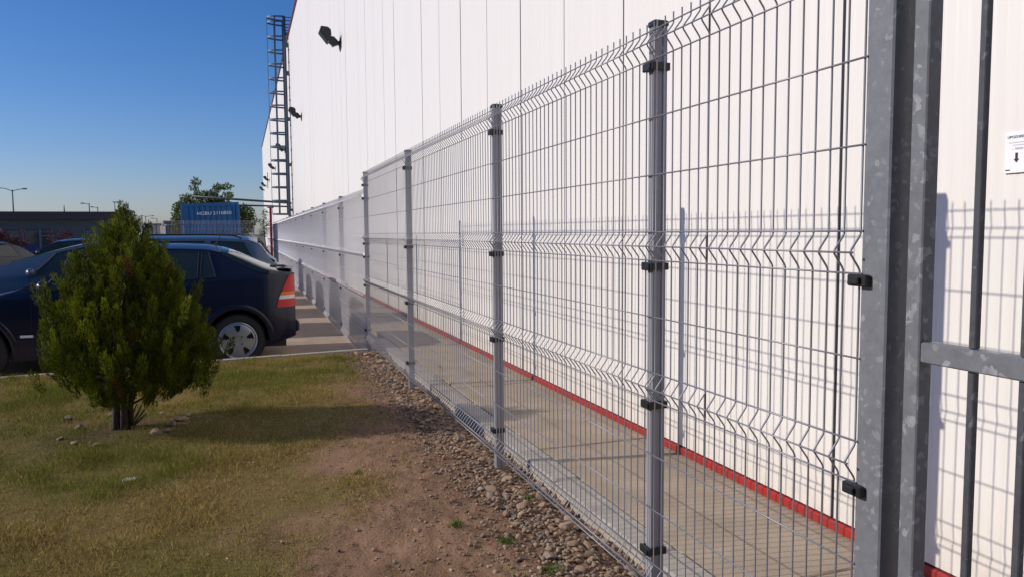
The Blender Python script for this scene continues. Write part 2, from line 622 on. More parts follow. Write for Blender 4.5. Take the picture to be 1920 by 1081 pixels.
# cable run beside the ladder with clips
cb = MB()
cb.tube([(-0.03, 40.1, 0.1), (-0.03, 40.1, 10.8)], 0.02, 6)
for kk in range(17):
    cb.box(-0.06, 0.0, 40.03, 40.17, 0.6 + kk * 0.62, 0.68 + kk * 0.62)
cb.build('cable_run', MT['ladder'], wh)
MB().box(-0.05, 0.0, 76.0, 76.5, 5.7, 7.2).build('louvre', MT['ladder'], wh)


# ------------------------------------------------------------------ fence
def wire_profile(z0=0.0):
    """points (x, z) of one vertical wire with its four folds; x<0 bulges towards the lawn."""
    pts = [(0, -0.006)]
    for lo, hi in ((0.0, 0.1), (0.7, 0.8), (1.2, 1.3), (1.9, 2.0)):
        pts += [(0, lo + 0.006), (-0.004, lo + 0.014), (-0.027, lo + 0.044), (-0.029, lo + 0.05), (-0.027, lo + 0.056), (-0.004, hi - 0.014), (0, hi - 0.006)]
    pts.append((0, 2.03))
    return [(x, z + z0) for x, z in pts]


HZ = [0.0, 0.05, 0.1, 0.3, 0.5, 0.7, 0.75, 0.8, 1.0, 1.2, 1.25, 1.3, 1.5, 1.7, 1.9, 1.95, 2.0]
HZX = {0.05: -0.029, 0.75: -0.029, 1.25: -0.029, 1.95: -0.029}
FX = 1.369
VW = MB().tube([(x, 0, z) for x, z in wire_profile()], 0.0026, 6).mesh('vertical_wire', MT['wire'], True)


def panel_fine(Y0, Y1, z0, label, group):
    p = empty('wire_fence_panel', (FX, Y0, z0), 0, label, 'fence panel', group)
    L = Y1 - Y0
    nw = int(L / 0.05)
    hm = MB().tube([(-0.0048, -0.012, 0), (-0.0048, L + 0.012, 0)], 0.0026, 6).mesh('horizontal_wire', MT['wire'], True)
    for k in range(nw + 1):
        obj('vertical_wire', VW, p, (0, k * L / nw, 0))
    for z in HZ:
        obj('horizontal_wire', hm, p, (HZX.get(z, 0), 0, z))
    return p


def panel_mesh(L):
    m = MB()
    nw = int(L / 0.05)
    for k in range(nw + 1):
        m.tube([(x, k * L / nw, z) for x, z in wire_profile()], 0.0026, 6, False)
    for z in HZ:
        m.tube([(HZX.get(z, 0) - 0.0048, -0.012, z), (HZX.get(z, 0) - 0.0048, L + 0.012, z)], 0.0026, 4, False)
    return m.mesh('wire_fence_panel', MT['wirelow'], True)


PZ = 0.07
YP = [2.3587, 4.169, 6.669, 9.169]
FENCE_G = 'wire mesh fence panels along the lawn'
panel_fine(1.405, YP[0] - 0.015, PZ, 'narrow wire mesh fence panel between the thick galvanised gate post and a grey post', FENCE_G)
panel_fine(YP[0] + 0.005, YP[1] - 0.015, PZ, 'wire mesh fence panel between the first and second grey posts from the gate', FENCE_G)
panel_fine(YP[1] + 0.005, YP[2] - 0.015, PZ, 'wire mesh fence panel between the second and third grey posts from the gate', FENCE_G)
panel_fine(YP[2] + 0.005, YP[3] - 0.015, PZ, 'wire mesh fence panel ending at the lawn kerb, last before the fence steps down', FENCE_G)


def post_mesh(h):
    # fluted 40 x 60 section; grooves on the lawn-side face
    s = 0.020
    poly = [(0.0, -s), (0.0, -0.011), (0.004, -0.0085), (0.004, -0.0055), (0.0, -0.003), (0.0, 0.003), (0.004, 0.0055), (0.004, 0.0085), (0.0, 0.011), (0.0, s),
            (0.015, s), (0.018, s - 0.003), (0.032, s - 0.003), (0.035, s), (0.050, s), (0.050, -s), (0.035, -s), (0.032, -s + 0.003), (0.018, -s + 0.003), (0.015, -s)]
    return MB().prism(poly, 'z', 0, h).mesh('post_tube', MT['post'])


POST_T = post_mesh(2.36)
CAP = MB().bbox(-0.004, 0.055, -0.025, 0.025, -0.004, 0.018, 0.004).mesh('post_cap', MT['blackplastic'])
clip = MB()
clip.bbox(-0.020, -0.009, -0.036, 0.034, -0.015, 0.015, 0.003)
clip.box(-0.011, 0.050, -0.029, -0.0215, -0.013, 0.013)
clip.box(-0.011, 0.050, 0.0215, 0.029, -0.013, 0.013)
clip.box(0.0505, 0.057, -0.029, 0.029, -0.013, 0.013)
clip.bbox(-0.027, -0.0205, -0.030, -0.016, -0.010, 0.010, 0.002)
CLIP = clip.mesh('clip', MT['blackplastic'])


def fence_post(X, Y, zb, label, group, clips, top=2.10, rz=0.0):
    p = empty('fence_post', (X + 0.0032, Y, zb), rz, label, 'fence post', group)
    o = obj('post_tube', POST_T, p, (0, 0, top - 2.36))
    obj('post_cap', CAP, p, (0, 0, top))
    for c in clips:
        obj('clip', CLIP, p, (0.0, 0, c))
    return p


CL = [1.878, 1.178, 0.678, 0.135]
for i, (yy, lab) in enumerate(zip(YP, ('grey fluted fence post with black clips, first one beyond the galvanised gate post',
                                       'grey fluted fence post with black clips, second one from the galvanised gate post',
                                       'grey fluted fence post with black clips, third one from the galvanised gate post',
                                       'grey fence post at the kerb corner where the fence steps down, with extra clips'))):
    fence_post(FX, yy + 0.027, PZ, lab, 'grey posts of the lawn fence', CL + ([1.72, 1.02] if i == 3 else []), 2.02)

ORD = ('first', 'second', 'third', 'fourth', 'fifth', 'sixth', 'seventh', 'eighth', 'ninth', 'tenth', 'eleventh', 'twelfth')
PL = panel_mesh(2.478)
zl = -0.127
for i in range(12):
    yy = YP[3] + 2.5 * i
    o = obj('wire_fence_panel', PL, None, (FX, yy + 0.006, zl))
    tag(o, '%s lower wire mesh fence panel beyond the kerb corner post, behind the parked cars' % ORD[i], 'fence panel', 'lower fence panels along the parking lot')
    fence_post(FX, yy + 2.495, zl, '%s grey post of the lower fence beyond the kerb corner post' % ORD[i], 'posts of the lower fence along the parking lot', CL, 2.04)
# the same line goes on beyond the gap
for i in range(6):
    yy = 45.0 + 2.5 * i
    if i:
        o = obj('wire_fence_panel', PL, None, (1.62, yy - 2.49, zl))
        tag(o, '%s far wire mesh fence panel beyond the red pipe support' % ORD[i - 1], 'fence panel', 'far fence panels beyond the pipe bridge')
    fence_post(1.62, yy, zl, '%s far grey fence post beyond the red pipe support' % ORD[i], 'far fence posts beyond the pipe bridge', CL, 2.04)
# cross fence in front of the blue container
CFY = 31.0
xr = pix(475, 412, CFY).x
for i in range(2):
    xx = xr - 2.5 * i
    o = obj('wire_fence_panel', PL, None, (xx, CFY, zl))
    o.rotation_euler = (0, 0, R(90))
    tag(o, '%s wire mesh panel from the warehouse side, in front of the blue container' % ORD[i], 'fence panel', 'cross fence panels at the end of the parking lot')
    fence_post(xx, CFY + 0.0, zl, '%s post of the cross fence by the blue container, counted from the warehouse side' % ORD[i], 'cross fence posts', CL, 2.04, R(90))
fence_post(xr - 5, CFY, zl, 'last post of the cross fence by the blue container, farthest from the warehouse', 'cross fence posts', CL, 2.04, R(90))

# ------------------------------------------------------------------ gate post, gate, warning sign
gp = empty('gate_post', (0, 0, -0.06), 0, 'thick galvanised square gate post at the end of the wire fence', 'gate post')
MB().bbox(FX - 0.002, FX + 0.078, 1.322, 1.400, 0, 2.62, 0.004).build('post_tube', MT['galv'], gp)
gclip = MB()
gclip.bbox(FX - 0.02, FX - 0.003, 1.365, 1.425, -0.014, 0.014, 0.003)
gclip.bbox(FX - 0.03, FX - 0.019, 1.38, 1.41, -0.008, 0.008, 0.002)
gcm = gclip.mesh('clip', MT['blackplastic'])
for z in (1.875 + PZ, 1.185 + PZ, 0.685 + PZ, 0.14 + PZ):
    obj('clip', gcm, gp, (0, 0, z + 0.06))

gt = empty('steel_gate', (0, 0, 0), 0, 'galvanised steel gate with vertical bars and a middle rail beside the warning sign', 'gate')
GX = 1.392
MB().bbox(GX, GX + 0.040, 1.253, 1.293, 0.08, 2.36, 0.003).build('stile', MT['galvbig'], gt)
MB().bbox(GX, GX + 0.040, -1.793, -1.753, 0.08, 2.36, 0.003).build('stile', MT['galvbig'], gt)
for z0, z1 in ((0.08, 0.12), (1.082, 1.127), (2.32, 2.36)):
    MB().bbox(GX + 0.0015, GX + 0.0385, -1.752, 1.252, z0, z1, 0.003).build('rail', MT['galvbig'], gt)
for za, zb_ in ((0.121, 1.081), (1.128, 2.319)):
    bm_ = MB().bbox(GX + 0.012, GX + 0.028, -0.008, 0.008, za, zb_, 0.002).mesh('bar', MT['galvdark'])
    for kk in range(26):
        obj('bar', bm_, gt, (0, 1.136 - kk * 0.11, 0))

sg = empty('warning_sign', (wx(1.9) - 0.004, 1.942, 1.565), 0, 'white warning sign with a black down arrow on the white wall', 'sign')
SGW, SGH = 0.102, 0.145
MB().bbox(-0.003, 0.0, -SGW, 0, 0, SGH, 0.0012).build('sign_plate', MT['signwhite'], sg)


def sign_poly(poly, m, name):
    me = MB().prism([(-a, b) for a, b in poly], 'x', -0.0042, -0.0032).mesh(name, m)
    return obj(name, me, sg)


def rect(a, b, c, d):
    return [(a, b), (c, b), (c, d), (a, d)]


cx = 0.044
sign_poly([(cx - 0.0045, 0.069), (cx + 0.0045, 0.069), (cx + 0.0045, 0.048), (cx + 0.010, 0.048), (cx, 0.035), (cx - 0.010, 0.048), (cx - 0.0045, 0.048)], MT['signblack'], 'arrow')
for a, b, c, d in ((0.014, 0.103, 0.090, 0.1055), (0.030, 0.094, 0.074, 0.0965), (0.028, 0.081, 0.032, 0.083), (0.038, 0.080, 0.066, 0.087)):
    sign_poly(rect(a, b, c, d), MT['signgrey'], 'printed_line')
sign_poly(rect(0.005, 0.009, 0.022, 0.0125), MT['signblack'], 'printed_line')


def text_mesh(txt, size, m, name, extrude=0.001):
    cu = bpy.data.curves.new(name, 'FONT')
    cu.body = txt
    cu.size = size
    cu.extrude = extrude
    cu.resolution_u = 3
    o = bpy.data.objects.new(name, cu)
    COL.objects.link(o)
    bpy.context.view_layer.update()
    dg = bpy.context.evaluated_depsgraph_get()
    me = bpy.data.meshes.new_from_object(o.evaluated_get(dg))
    bpy.data.objects.remove(o)
    me.name = name
    me.materials.clear()
    me.materials.append(m)
    return me


tm = text_mesh('UPOZORENJE', 0.0125, MT['signblack'], 'lettering', 0.0006)
o = obj('lettering', tm, sg, (-0.0038, -0.009, 0.1195))
o.rotation_euler = (R(90), 0, R(-90))

# ------------------------------------------------------------------ flood lights
FLP = None


def floodlight(y, z, which):
    global FLP
    lab = 'black floodlight tilted downwards on the white warehouse wall, ' + which
    if FLP is None:
        r = empty('floodlight', (0, 0, 0), WH_ROT, lab, 'floodlight', 'floodlights along the warehouse wall')
        MB().prism([(-.49, .39), (-.32, .377), (-.25, .317), (-.238, .185), (-.29, .03), (-.325, .035), (-.53, .285)], 'y', -0.2, 0.2).build('housing', MT['lampblack'], r)
        d = Vector((-.53 + .325, 0, .285 - .035)).normalized()
        n_ = Vector((-d.z, 0, d.x))
        a, b = Vector((-.325, 0, .035)) + d * 0.03 - n_ * -0.004, Vector((-.53, 0, .285)) - d * 0.03 - n_ * -0.004
        MB().add([(a.x - .003, -.17, a.z - .003), (b.x - .003, -.17, b.z - .003), (b.x - .003, .17, b.z - .003), (a.x - .003, .17, a.z - .003)], [(0, 1, 2, 3)]).build('lens', MT['lampglass'], r)
        MB().prism([(-.31, .05), (-.245, .19), (-.16, .185), (-.06, .08), (-.015, .07), (-.015, .0), (-.09, -.02), (-.2, -.07), (-.215, -.03)], 'y', -0.06, 0.06).build('bracket', MT['lampblack'], r)
        MB().lathe([(0.0, -0.03), (0.10, -0.03), (0.17, -0.008), (0.17, 0.0), (0, 0.0)], 18, 'x').build('wall_plate', MT['lampblack'], r)
        FLP = r
        o = r
    else:
        o = copy_tree(FLP)
    o.location = (wx(y) - 0.001, y, z)
    o['label'] = lab


for (yy, zz), wh_ in zip(((20.04, 6.18), (33.3, 6.25), (46.3, 6.2), (59.3, 6.2), (72.3, 6.2), (81.0, 6.2), (88.5, 6.2)),
                         ('well before the caged ladder', 'next before the caged ladder', 'first beyond the caged ladder', 'second beyond the ladder', 'third beyond the ladder', 'fourth beyond the ladder', 'last at the far corner')):
    floodlight(yy, zz, wh_)

# ------------------------------------------------------------------ caged ladder on the wall
LY = 40.6
lx = wx(LY)
ld = empty('caged_ladder', (lx, LY, 0), 0, 'tall steel caged access ladder on the warehouse wall', 'ladder')
RX = -0.17
for s in (-0.25, 0.25):
    MB().box(RX - 0.05, RX + 0.05, s - 0.02, s + 0.02, 0.3, 12.25).build('rail', MT['ladder'], ld)
rg = MB().tube([(RX, -0.235, 0), (RX, 0.235, 0)], 0.016, 6).mesh('rung', MT['ladder'])
for kk in range(37):
    obj('rung', rg, ld, (0, 0, 0.45 + kk * 0.31))
hp = MB()
NH = 22
ip = []
for kk in range(NH + 1):
    a = R(90 + 180 * kk / NH)
    ip.append((RX + 0.98 * math.cos(a) * 0.86, 0.42 * math.sin(a)))
ip = [(RX, 0.25)] + ip + [(RX, -0.25)]
vs, fs = [], []
for (a, b) in ip:
    for z in (-0.04, 0.04):
        vs.append((a, b, z))
for kk in range(len(ip) - 1):
    fs.append((kk * 2, kk * 2 + 1, kk * 2 + 3, kk * 2 + 2))
hp.add(vs, fs)
# second skin for thickness
hp.add([(RX + (a - RX) * 0.985, b * 0.985, z) for (a, b) in ip for z in (-0.04, 0.04)], fs)
hpm = hp.mesh('hoop', MT['ladder'])
zz = 12.2
hz = [12.2, 11.95]
while zz > 2.9:
    zz -= 0.68
    hz.append(zz - 0.3)
for z in hz:
    obj('hoop', hpm, ld, (0, 0, z))
for a in (95, 125, 180, 235, 265):
    px_, py_ = RX + 0.84 * math.cos(R(a)), 0.42 * math.sin(R(a))
    wdt = 0.012 if a == 180 else 0.032
    MB().box(px_ - wdt, px_ + wdt, py_ - 0.012, py_ + 0.012, hz[-1], 12.24).build('strap', MT['ladder'], ld)
for z in (2.6, 4.9, 7.2, 9.5, 10.9):
    for s in (-0.25, 0.25):
        MB().box(RX + 0.05, 0.0, s - 0.03, s + 0.03, z - 0.06, z + 0.06).build('bracket', MT['ladder'], ld)
for s in (-0.36, 0.36):
    for z in (11.55, 11.85, 12.2):
        MB().tube([(RX, s * 0.8, z), (1.15, s, z)], 0.022, 6).build('top_rail', MT['ladder'], ld)
    MB().box(1.12, 1.18, s - 0.03, s + 0.03, WH_H + 0.15, 12.23).build('top_post', MT['ladder'], ld)
MB().box(-0.12, 0.6, -0.3, 0.3, 11.10 + 0.33, 11.10 + 0.36).build('step_plate', MT['ladder'], ld)

# ------------------------------------------------------------------ pipe bridge
pb = empty('pipe_bridge', (0, 41.6, 0), 0, 'pair of grey pipes carried over the driveway from the warehouse wall', 'pipes')
MT['pipe'] = mat('pipe_steel', (0.06, 0.075, 0.09), 0.5, 0.2)
MB().tube([(wx(41.6), 0, 2.98), (1.2, -0.1, 3.06), (-2.4, -0.35, 3.28)], 0.055, 10).build('pipe', MT['pipe'], pb, True)
MB().tube([(wx(41.6), 0.3, 2.80), (1.2, 0.3, 2.84), (-2.4, 0.2, 2.90)], 0.045, 10).build('pipe', MT['pipe'], pb, True)
rp = empty('pipe_support', (1.36, 41.6, -0.25), 0, 'slim dark red steel post carrying the pipes near the ladder', 'post')
MB().bbox(-0.06, 0.06, -0.06, 0.06, 0.0, 2.98, 0.008).build('post_tube', MT['redpost'], rp)
MB().box(-0.16, 0.16, -0.16, 0.42, 2.98, 3.02).build('saddle_plate', MT['redpost'], rp)


# ------------------------------------------------------------------ cars
def interp(x, pts):
    return float(np.interp(x, [p[0] for p in pts], [p[1] for p in pts]))


def smooth_interp(x, pts):
    """monotone cubic through points."""
    xs_ = [p[0] for p in pts]
    ys_ = [p[1] for p in pts]
    n_ = len(xs_)
    if x <= xs_[0]:
        return ys_[0]
    if x >= xs_[-1]:
        return ys_[-1]
    i_ = max(k_ for k_ in range(n_ - 1) if xs_[k_] <= x)
    d = [(ys_[k_ + 1] - ys_[k_]) / (xs_[k_ + 1] - xs_[k_]) for k_ in range(n_ - 1)]

    def sl_(k_):
        if k_ == 0:
            return d[0]
        if k_ == n_ - 1:
            return d[-1]
        if d[k_ - 1] * d[k_] <= 0:
            return 0
        return 2 * d[k_ - 1] * d[k_] / (d[k_ - 1] + d[k_])
    h = xs_[i_ + 1] - xs_[i_]
    t = (x - xs_[i_]) / h
    m0, m1 = sl_(i_) * h, sl_(i_ + 1) * h
    return (2 * t ** 3 - 3 * t ** 2 + 1) * ys_[i_] + (t ** 3 - 2 * t ** 2 + t) * m0 + (-2 * t ** 3 + 3 * t ** 2) * ys_[i_ + 1] + (t ** 3 - t ** 2) * m1


WPROF = [(0.15, 0.90), (0.22, 0.935), (0.34, 0.982), (0.50, 1.0), (0.66, 1.0), (0.82, 0.985), (0.95, 0.962), (1.2, 0.93)]
WHEEL_R = 0.31


def wheel(parent, x, yside, s):
    w = empty('wheel', (x, yside, WHEEL_R))
    w.parent = parent
    # local: axis y, outer face at +y*s
    def S(prof):
        return [(r, h * s) for r, h in prof]
    t = MB().lathe(S([(0.20, -0.16), (0.24, -0.185), (0.285, -0.18), (0.305, -0.16), (0.31, -0.1), (0.31, -0.07), (0.305, -0.02), (0.285, 0.0), (0.24, 0.008), (0.213, -0.004), (0.205, -0.02)]), 40, 'y')
    t.build('tyre', MT['rubber'], w, True)
    r = MB()
    r.lathe(S([(0.213, -0.012), (0.214, 0.0), (0.207, 0.004), (0.199, -0.004), (0.196, -0.022)]), 60, 'y')
    rings = [(0.0, -0.012), (0.045, -0.010), (0.052, -0.002), (0.088, -0.004), (0.102, -0.005), (0.12, -0.006), (0.14, -0.008), (0.158, -0.010), (0.176, -0.013), (0.197, -0.020)]
    NS = 100
    vs, fs = [], []
    for rr, h in rings:
        for k_ in range(NS):
            a_ = 2 * math.pi * (k_ + 0.0) / NS + R(90 - 0)
            vs.append((rr * math.cos(a_), h * s, rr * math.sin(a_)))
    for i_ in range(len(rings) - 1):
        for k_ in range(NS):
            ph = (k_ + 0.5) / NS * 5 % 1.0
            dd = min(ph, 1 - ph)
            if 4 <= i_ <= 7 and dd < 0.115 + 0.02 * (i_ - 4):
                continue
            fs.append((i_ * NS + k_, i_ * NS + (k_ + 1) % NS, (i_ + 1) * NS + (k_ + 1) % NS, (i_ + 1) * NS + k_))
    r.add(vs, fs)
    r.build('rim', MT['rim'], w)
    MB().lathe(S([(0.0, -0.05), (0.205, -0.05), (0.205, -0.16), (0.0, -0.16)]), 24, 'y').build('brake_disc', MT['trimblack'], w)
    for k_ in range(4):
        a_ = R(45 + 90 * k_)
        MB().lathe(S([(0.010, -0.006), (0.010, 0.000), (0.0, 0.000)]), 8, 'y').build('bolt', MT['trimblack'], w, loc=(0.058 * math.cos(a_), 0, 0.058 * math.sin(a_)))
    return w


def make_car(name, label, spec, paint, group):
    root = empty(name, (0, 0, 0), 0, label, 'car', group)
    x0, x1 = spec['x0'], spec['x1']
    WB = spec['wb']
    W = spec['w']

    def ztop(x):
        return smooth_interp(x, spec['top'])

    def belt(x):
        return min(smooth_interp(x, spec['belt']), ztop(x) - 0.035)

    def wpl(x):
        w = W
        if x < x0 + 0.38:
            t = (x0 + 0.38 - x) / 0.38
            w -= 0.19 * t ** 2.4
        if x > x1 - 0.75:
            t = (x - (x1 - 0.75)) / 0.75
            w -= 0.22 * t ** 2.4
        return w

    def side_y(x, z):
        return wpl(x) * interp(z, WPROF)

    def zb(x):
        z = 0.20
        if x < x0 + 0.45:
            z += 0.12 * ((x0 + 0.45 - x) / 0.45)
        for c in (0.0, WB):
            d = abs(x - c)
            if d < 0.352:
                z = max(z, 0.325 + math.sqrt(0.352 ** 2 - d * d))
        return z

    def roof_edge(x):
        zt, zs = ztop(x), belt(x)
        g_ = zt - zs
        ys = side_y(x, zs)
        drop = min(0.055 if x < spec['ws'][0] - 0.1 else 0.024, g_ * 0.45)
        return ys - min(0.02, g_ * .3) - 0.56 * max(g_ - 0.06, 0), zt - drop

    def green(x, v):
        """point on the side of the greenhouse, v 0 (belt) .. 1 (roof edge)."""
        zs = belt(x)
        ys = side_y(x, zs)
        yr, zr = roof_edge(x)
        return (x, ys + (yr - ys) * (v * (0.80 + 0.20 * v)), zs + (zr - zs) * v)

    def roof(x, f):
        """f 0 (edge) .. 1 (centre)."""
        yr, zr = roof_edge(x)
        zt = ztop(x)
        return (x, yr * (1 - f), zr + (zt - zr) * (1 - (1 - f) ** 2.3))

    def section(x):
        pts = []
        b_, zs = zb(x), belt(x)
        b_ = min(b_, zs - 0.02)
        for t in np.linspace(0, 1, 13):
            z = b_ + (zs - b_) * t
            pts.append((x, side_y(x, z), z))
        for v in np.linspace(0, 1, 8)[1:]:
            pts.append(green(x, v))
        for f in np.linspace(0, 1, 9)[1:]:
            pts.append(roof(x, f))
        return pts

    st = set(np.round(np.linspace(x0, x1, 70), 4))
    for c in (0.0, WB):
        for d in np.linspace(-0.352, 0.352, 25):
            st.add(round(c + d, 4))
        st.update((round(c - 0.3535, 4), round(c + 0.3535, 4)))
    st.update(round(p[0], 4) for p in spec['top'])
    st = sorted(s_ for s_ in st if x0 <= s_ <= x1)
    body = MB()
    rows = []
    for x in st:
        h = section(x)
        rows.append(h + [(p[0], -p[1], p[2]) for p in reversed(h[:-1])])
    body.grid(rows)
    n_ = len(rows[0])
    body.f.append(tuple(range(n_)))
    k_ = (len(rows) - 1) * n_
    body.f.append(tuple(range(k_ + n_ - 1, k_ - 1, -1)))
    bo = body.build('body', paint, root)
    smooth_angle(bo, 32)
    MB().box(x0 + 0.12, x1 - 0.12, -W * 0.9, W * 0.9, 0.215, 0.30).build('underbody', MT['trimblack'], root)
    for c in (0.0, WB):
        for s in (1, -1):
            well = MB()
            ya, yb_ = s * W * 0.52, s * W * 0.955
            vs_, fs_ = [], []
            for kk in range(19):
                a_ = R(180 * kk / 18)
                for yy_ in (ya, yb_):
                    vs_.append((c + 0.358 * math.cos(a_), yy_, 0.32 + 0.358 * math.sin(a_)))
            fs_ = [(kk * 2, kk * 2 + 1, kk * 2 + 3, kk * 2 + 2) for kk in range(18)]
            well.add(vs_, fs_)
            well.add([(c - .36, ya, .2), (c + .36, ya, .2), (c + .36, ya, .68), (c - .36, ya, .68)], [(0, 1, 2, 3)])
            well.build('wheel_well', MT['trimblack'], root)
    # flared arch lips
    for c in (0.0, WB):
        for s in (1, -1):
            rows_ = []
            for kk in range(25):
                a_ = R(-8 + 196 * kk / 24)
                row = []
                for rr, oo in ((0.346, -0.01), (0.350, 0.012), (0.392, 0.013), (0.408, 0.002)):
                    xx, zz_ = c + rr * math.cos(a_), 0.325 + rr * math.sin(a_)
                    row.append((xx, s * (side_y(xx, zz_) + oo), zz_))
                rows_.append(row)
            MB().grid(rows_).build('arch_lip', paint, root, True)

    def patch(fn, us, vs_, name_, m, parent=root, off=0.004):
        rows_ = []
        for u in us:
            rows_.append([fn(u, v) for v in vs_])
        b_ = MB().grid(rows_)
        o_ = b_.build(name_, m, parent, True)
        return o_

    def side_glass(xa, xb, s, name_, va=0.05, vb=0.90, slant_a=0.0, slant_b=0.0):
        def fn(u, v):
            vv = va + (vb - va) * v
            x = (xa + slant_a * v) + ((xb + slant_b * v) - (xa + slant_a * v)) * u
            p = green(x, vv)
            return (p[0], s * (p[1] + 0.0045), p[2] + 0.001)
        g_ = patch(fn, np.linspace(0, 1, 14), np.linspace(0, 1, 7), name_, MT['carglass'])

        def edge(u0, v0, u1, v1, r_=0.006, m_=MT['trimblack'], nm='window_trim'):
            path = [fn(u0 + (u1 - u0) * t, v0 + (v1 - v0) * t) for t in np.linspace(0, 1, 10)]
            MB().tube(path, r_, 5).build(nm, m_, g_)
        edge(0, 0, 1, 0)
        edge(0, 1, 1, 1)
        edge(0, 0, 0, 1)
        edge(1, 0, 1, 1)
        return g_

    for s in (1, -1):
        for a in spec['windows']:
            side_glass(a[0], a[1], s, 'side_window', slant_a=a[2], slant_b=a[3])
        # door seams
        for xs_ in spec['seams']:
            path = [(xs_, s * (side_y(xs_, z) + 0.001), z) for z in np.linspace(0.27, belt(xs_) - 0.01, 10)]
            MB().tube(path, 0.0035, 4).build('door_seam', MT['trimblack'], root)
        for xs_ in spec['handles']:
            z = belt(xs_) - 0.11
            yb_ = side_y(xs_, z)
            MB().bbox(-0.09, 0.09, -0.012, 0.018, -0.018, 0.018, 0.006).build('door_handle', paint, root, loc=(xs_, s * (yb_ + 0.004), z))
        # rubbing strip
        path = [(x, s * (side_y(x, 0.5) + 0.003), 0.47) for x in np.linspace(0.42, WB - 0.42, 12)]
        MB().tube(path, 0.016, 6).build('rubbing_strip', MT['trimblack'], root)
        MB().box(-0.06, 0.06, -0.006, 0.006, -0.013, 0.013).build('side_indicator', MT['clear'], root, loc=(WB - 0.50, s * (side_y(WB - 0.5, 0.5) + 0.018), 0.475))
        # bumper seam and sill
        path = [(x, s * (side_y(x, 0.55) + 0.002), 0.55 + 0.02 * (x - x0)) for x in np.linspace(x0 + 0.01, -0.36, 10)]
        MB().tube(path, 0.005, 4).build('bumper_seam', MT['trimblack'], root)
        # mirror
        mx_ = spec['mirror']
        zm = belt(mx_) + 0.02
        m_ = MB()
        m_.lathe([(0.0, -0.11), (0.05, -0.10), (0.075, -0.05), (0.08, 0.02), (0.065, 0.08), (0.0, 0.10)], 12, 'y')
        mo = m_.build('wing_mirror', paint, root, True, (mx_, s * (side_y(mx_, 0.9) + 0.10), zm + 0.04))
        mo.scale = (0.75, 1, 0.8)
        # tail lights
        tl = spec['tail']
        bands = [(tl[0], tl[0] + (tl[1] - tl[0]) * .25, 'red'), (tl[0] + (tl[1] - tl[0]) * .25, tl[0] + (tl[1] - tl[0]) * .36, 'clear'),
                 (tl[0] + (tl[1] - tl[0]) * .36, tl[0] + (tl[1] - tl[0]) * .47, 'amber'), (tl[0] + (tl[1] - tl[0]) * .47, tl[1], 'red')]
        lamp = empty('tail_light', (0, 0, 0))
        lamp.parent = root
        for za, zb_, mm in bands:
            def fn(u, v, za=za, zb_=zb_):
                z = za + (zb_ - za) * v
                k2 = (z - tl[0]) / (tl[1] - tl[0])
                xa = tl[2] - 0.16 * k2 ** 1.3 if spec['tail_slant'] else tl[2]
                x = xa + (x0 + 0.004 - xa) * u
                bulge = 0.013 * math.sin(math.pi * min(1, u * 1.0)) + 0.009
                return (x, s * (side_y(x, z) + bulge), z)
            patch(fn, np.linspace(0, 1, 9), np.linspace(0, 1, 5), 'lamp_band', MT[mm], lamp)
        # head lights
        hl = spec['head']
        def fnh(u, v):
            z = hl[0] + (hl[1] - hl[0]) * v
            x = hl[2] + (x1 - 0.005 - hl[2]) * u
            return (x, s * (side_y(x, z) + 0.008), z)
        patch(fnh, np.linspace(0, 1, 8), np.linspace(0, 1, 4), 'headlight', MT['clear'])
    # windscreen, rear window
    for (xa, xb, nm) in ((spec['ws'][0], spec['ws'][1], 'windscreen'), (spec['rw'][0], spec['rw'][1], 'rear_window')):
        def fn(u, v, xa=xa, xb=xb):
            x = xa + (xb - xa) * u
            f = 0.04 + 0.96 * (1 - abs(2 * v - 1))
            p = roof(x, f)
            return (p[0], p[1] if v < 0.5 else -p[1], p[2] + 0.005)
        if nm == 'rear_window' and spec.get('wrap'):
            def fn(u, v, xa=xa, xb=xb):
                x = xa + (xb - xa) * u
                a_ = abs(2 * v - 1)                 # 1 at the sides, 0 on the centre line
                if a_ < 0.7:
                    p = roof(x, 1 - a_ / 0.7)
                else:
                    lo = spec['wrap'][0] + (spec['wrap'][1] - spec['wrap'][0]) * u ** 0.8
                    p = green(x, 1 - (1 - lo) * (a_ - 0.7) / 0.3)
                return (p[0], (p[1] + 0.004) * (1 if v < 0.5 else -1), p[2] + 0.005)
        patch(fn, np.linspace(0, 1, 14), np.linspace(0, 1, 31), nm, MT['carglass'])
    for c in (0.0, WB):
        wheel(root, c, W * 0.965, 1)
        wheel(root, c, -W * 0.965, -1)
    if spec.get('antenna') is not None:
        xa = spec['antenna']
        za = ztop(xa)
        MB().tube([(xa, 0, za - 0.01), (xa - 0.03, 0, za + 0.05), (xa - 0.12, 0, za + 0.22)], [0.016, 0.006, 0.003], 6).build('antenna', MT['trimblack'], root)
    # rear wiper, plate, grille
    zr = ztop(x0 + 0.2)
    if spec.get('wiper'):
        xa = x0 + 0.17
        MB().tube([(x0 + 0.06, 0.0, ztop(x0 + 0.06) + 0.015), (x0 + 0.1, 0.12, ztop(x0 + 0.1) + 0.03), (x0 + 0.26, 0.42, ztop(x0 + .26) + 0.0)], 0.014, 6).build('rear_wiper', MT['trimblack'], root)
        rows_ = []
        for yv in np.linspace(-0.62, 0.62, 13):
            bow = 0.05 * (abs(yv) / 0.62) ** 2
            rows_.append([(x0 + 0.16 + bow, yv, ztop(x0 + .16) + 0.000), (x0 + 0.05 + bow, yv, ztop(x0 + 0.05) + 0.03), (x0 - 0.02 + bow, yv, ztop(x0) + 0.03), (x0 - 0.01 + bow, yv, ztop(x0) - 0.005)])
        MB().grid(rows_).build('tailgate_lip', paint, root, True)
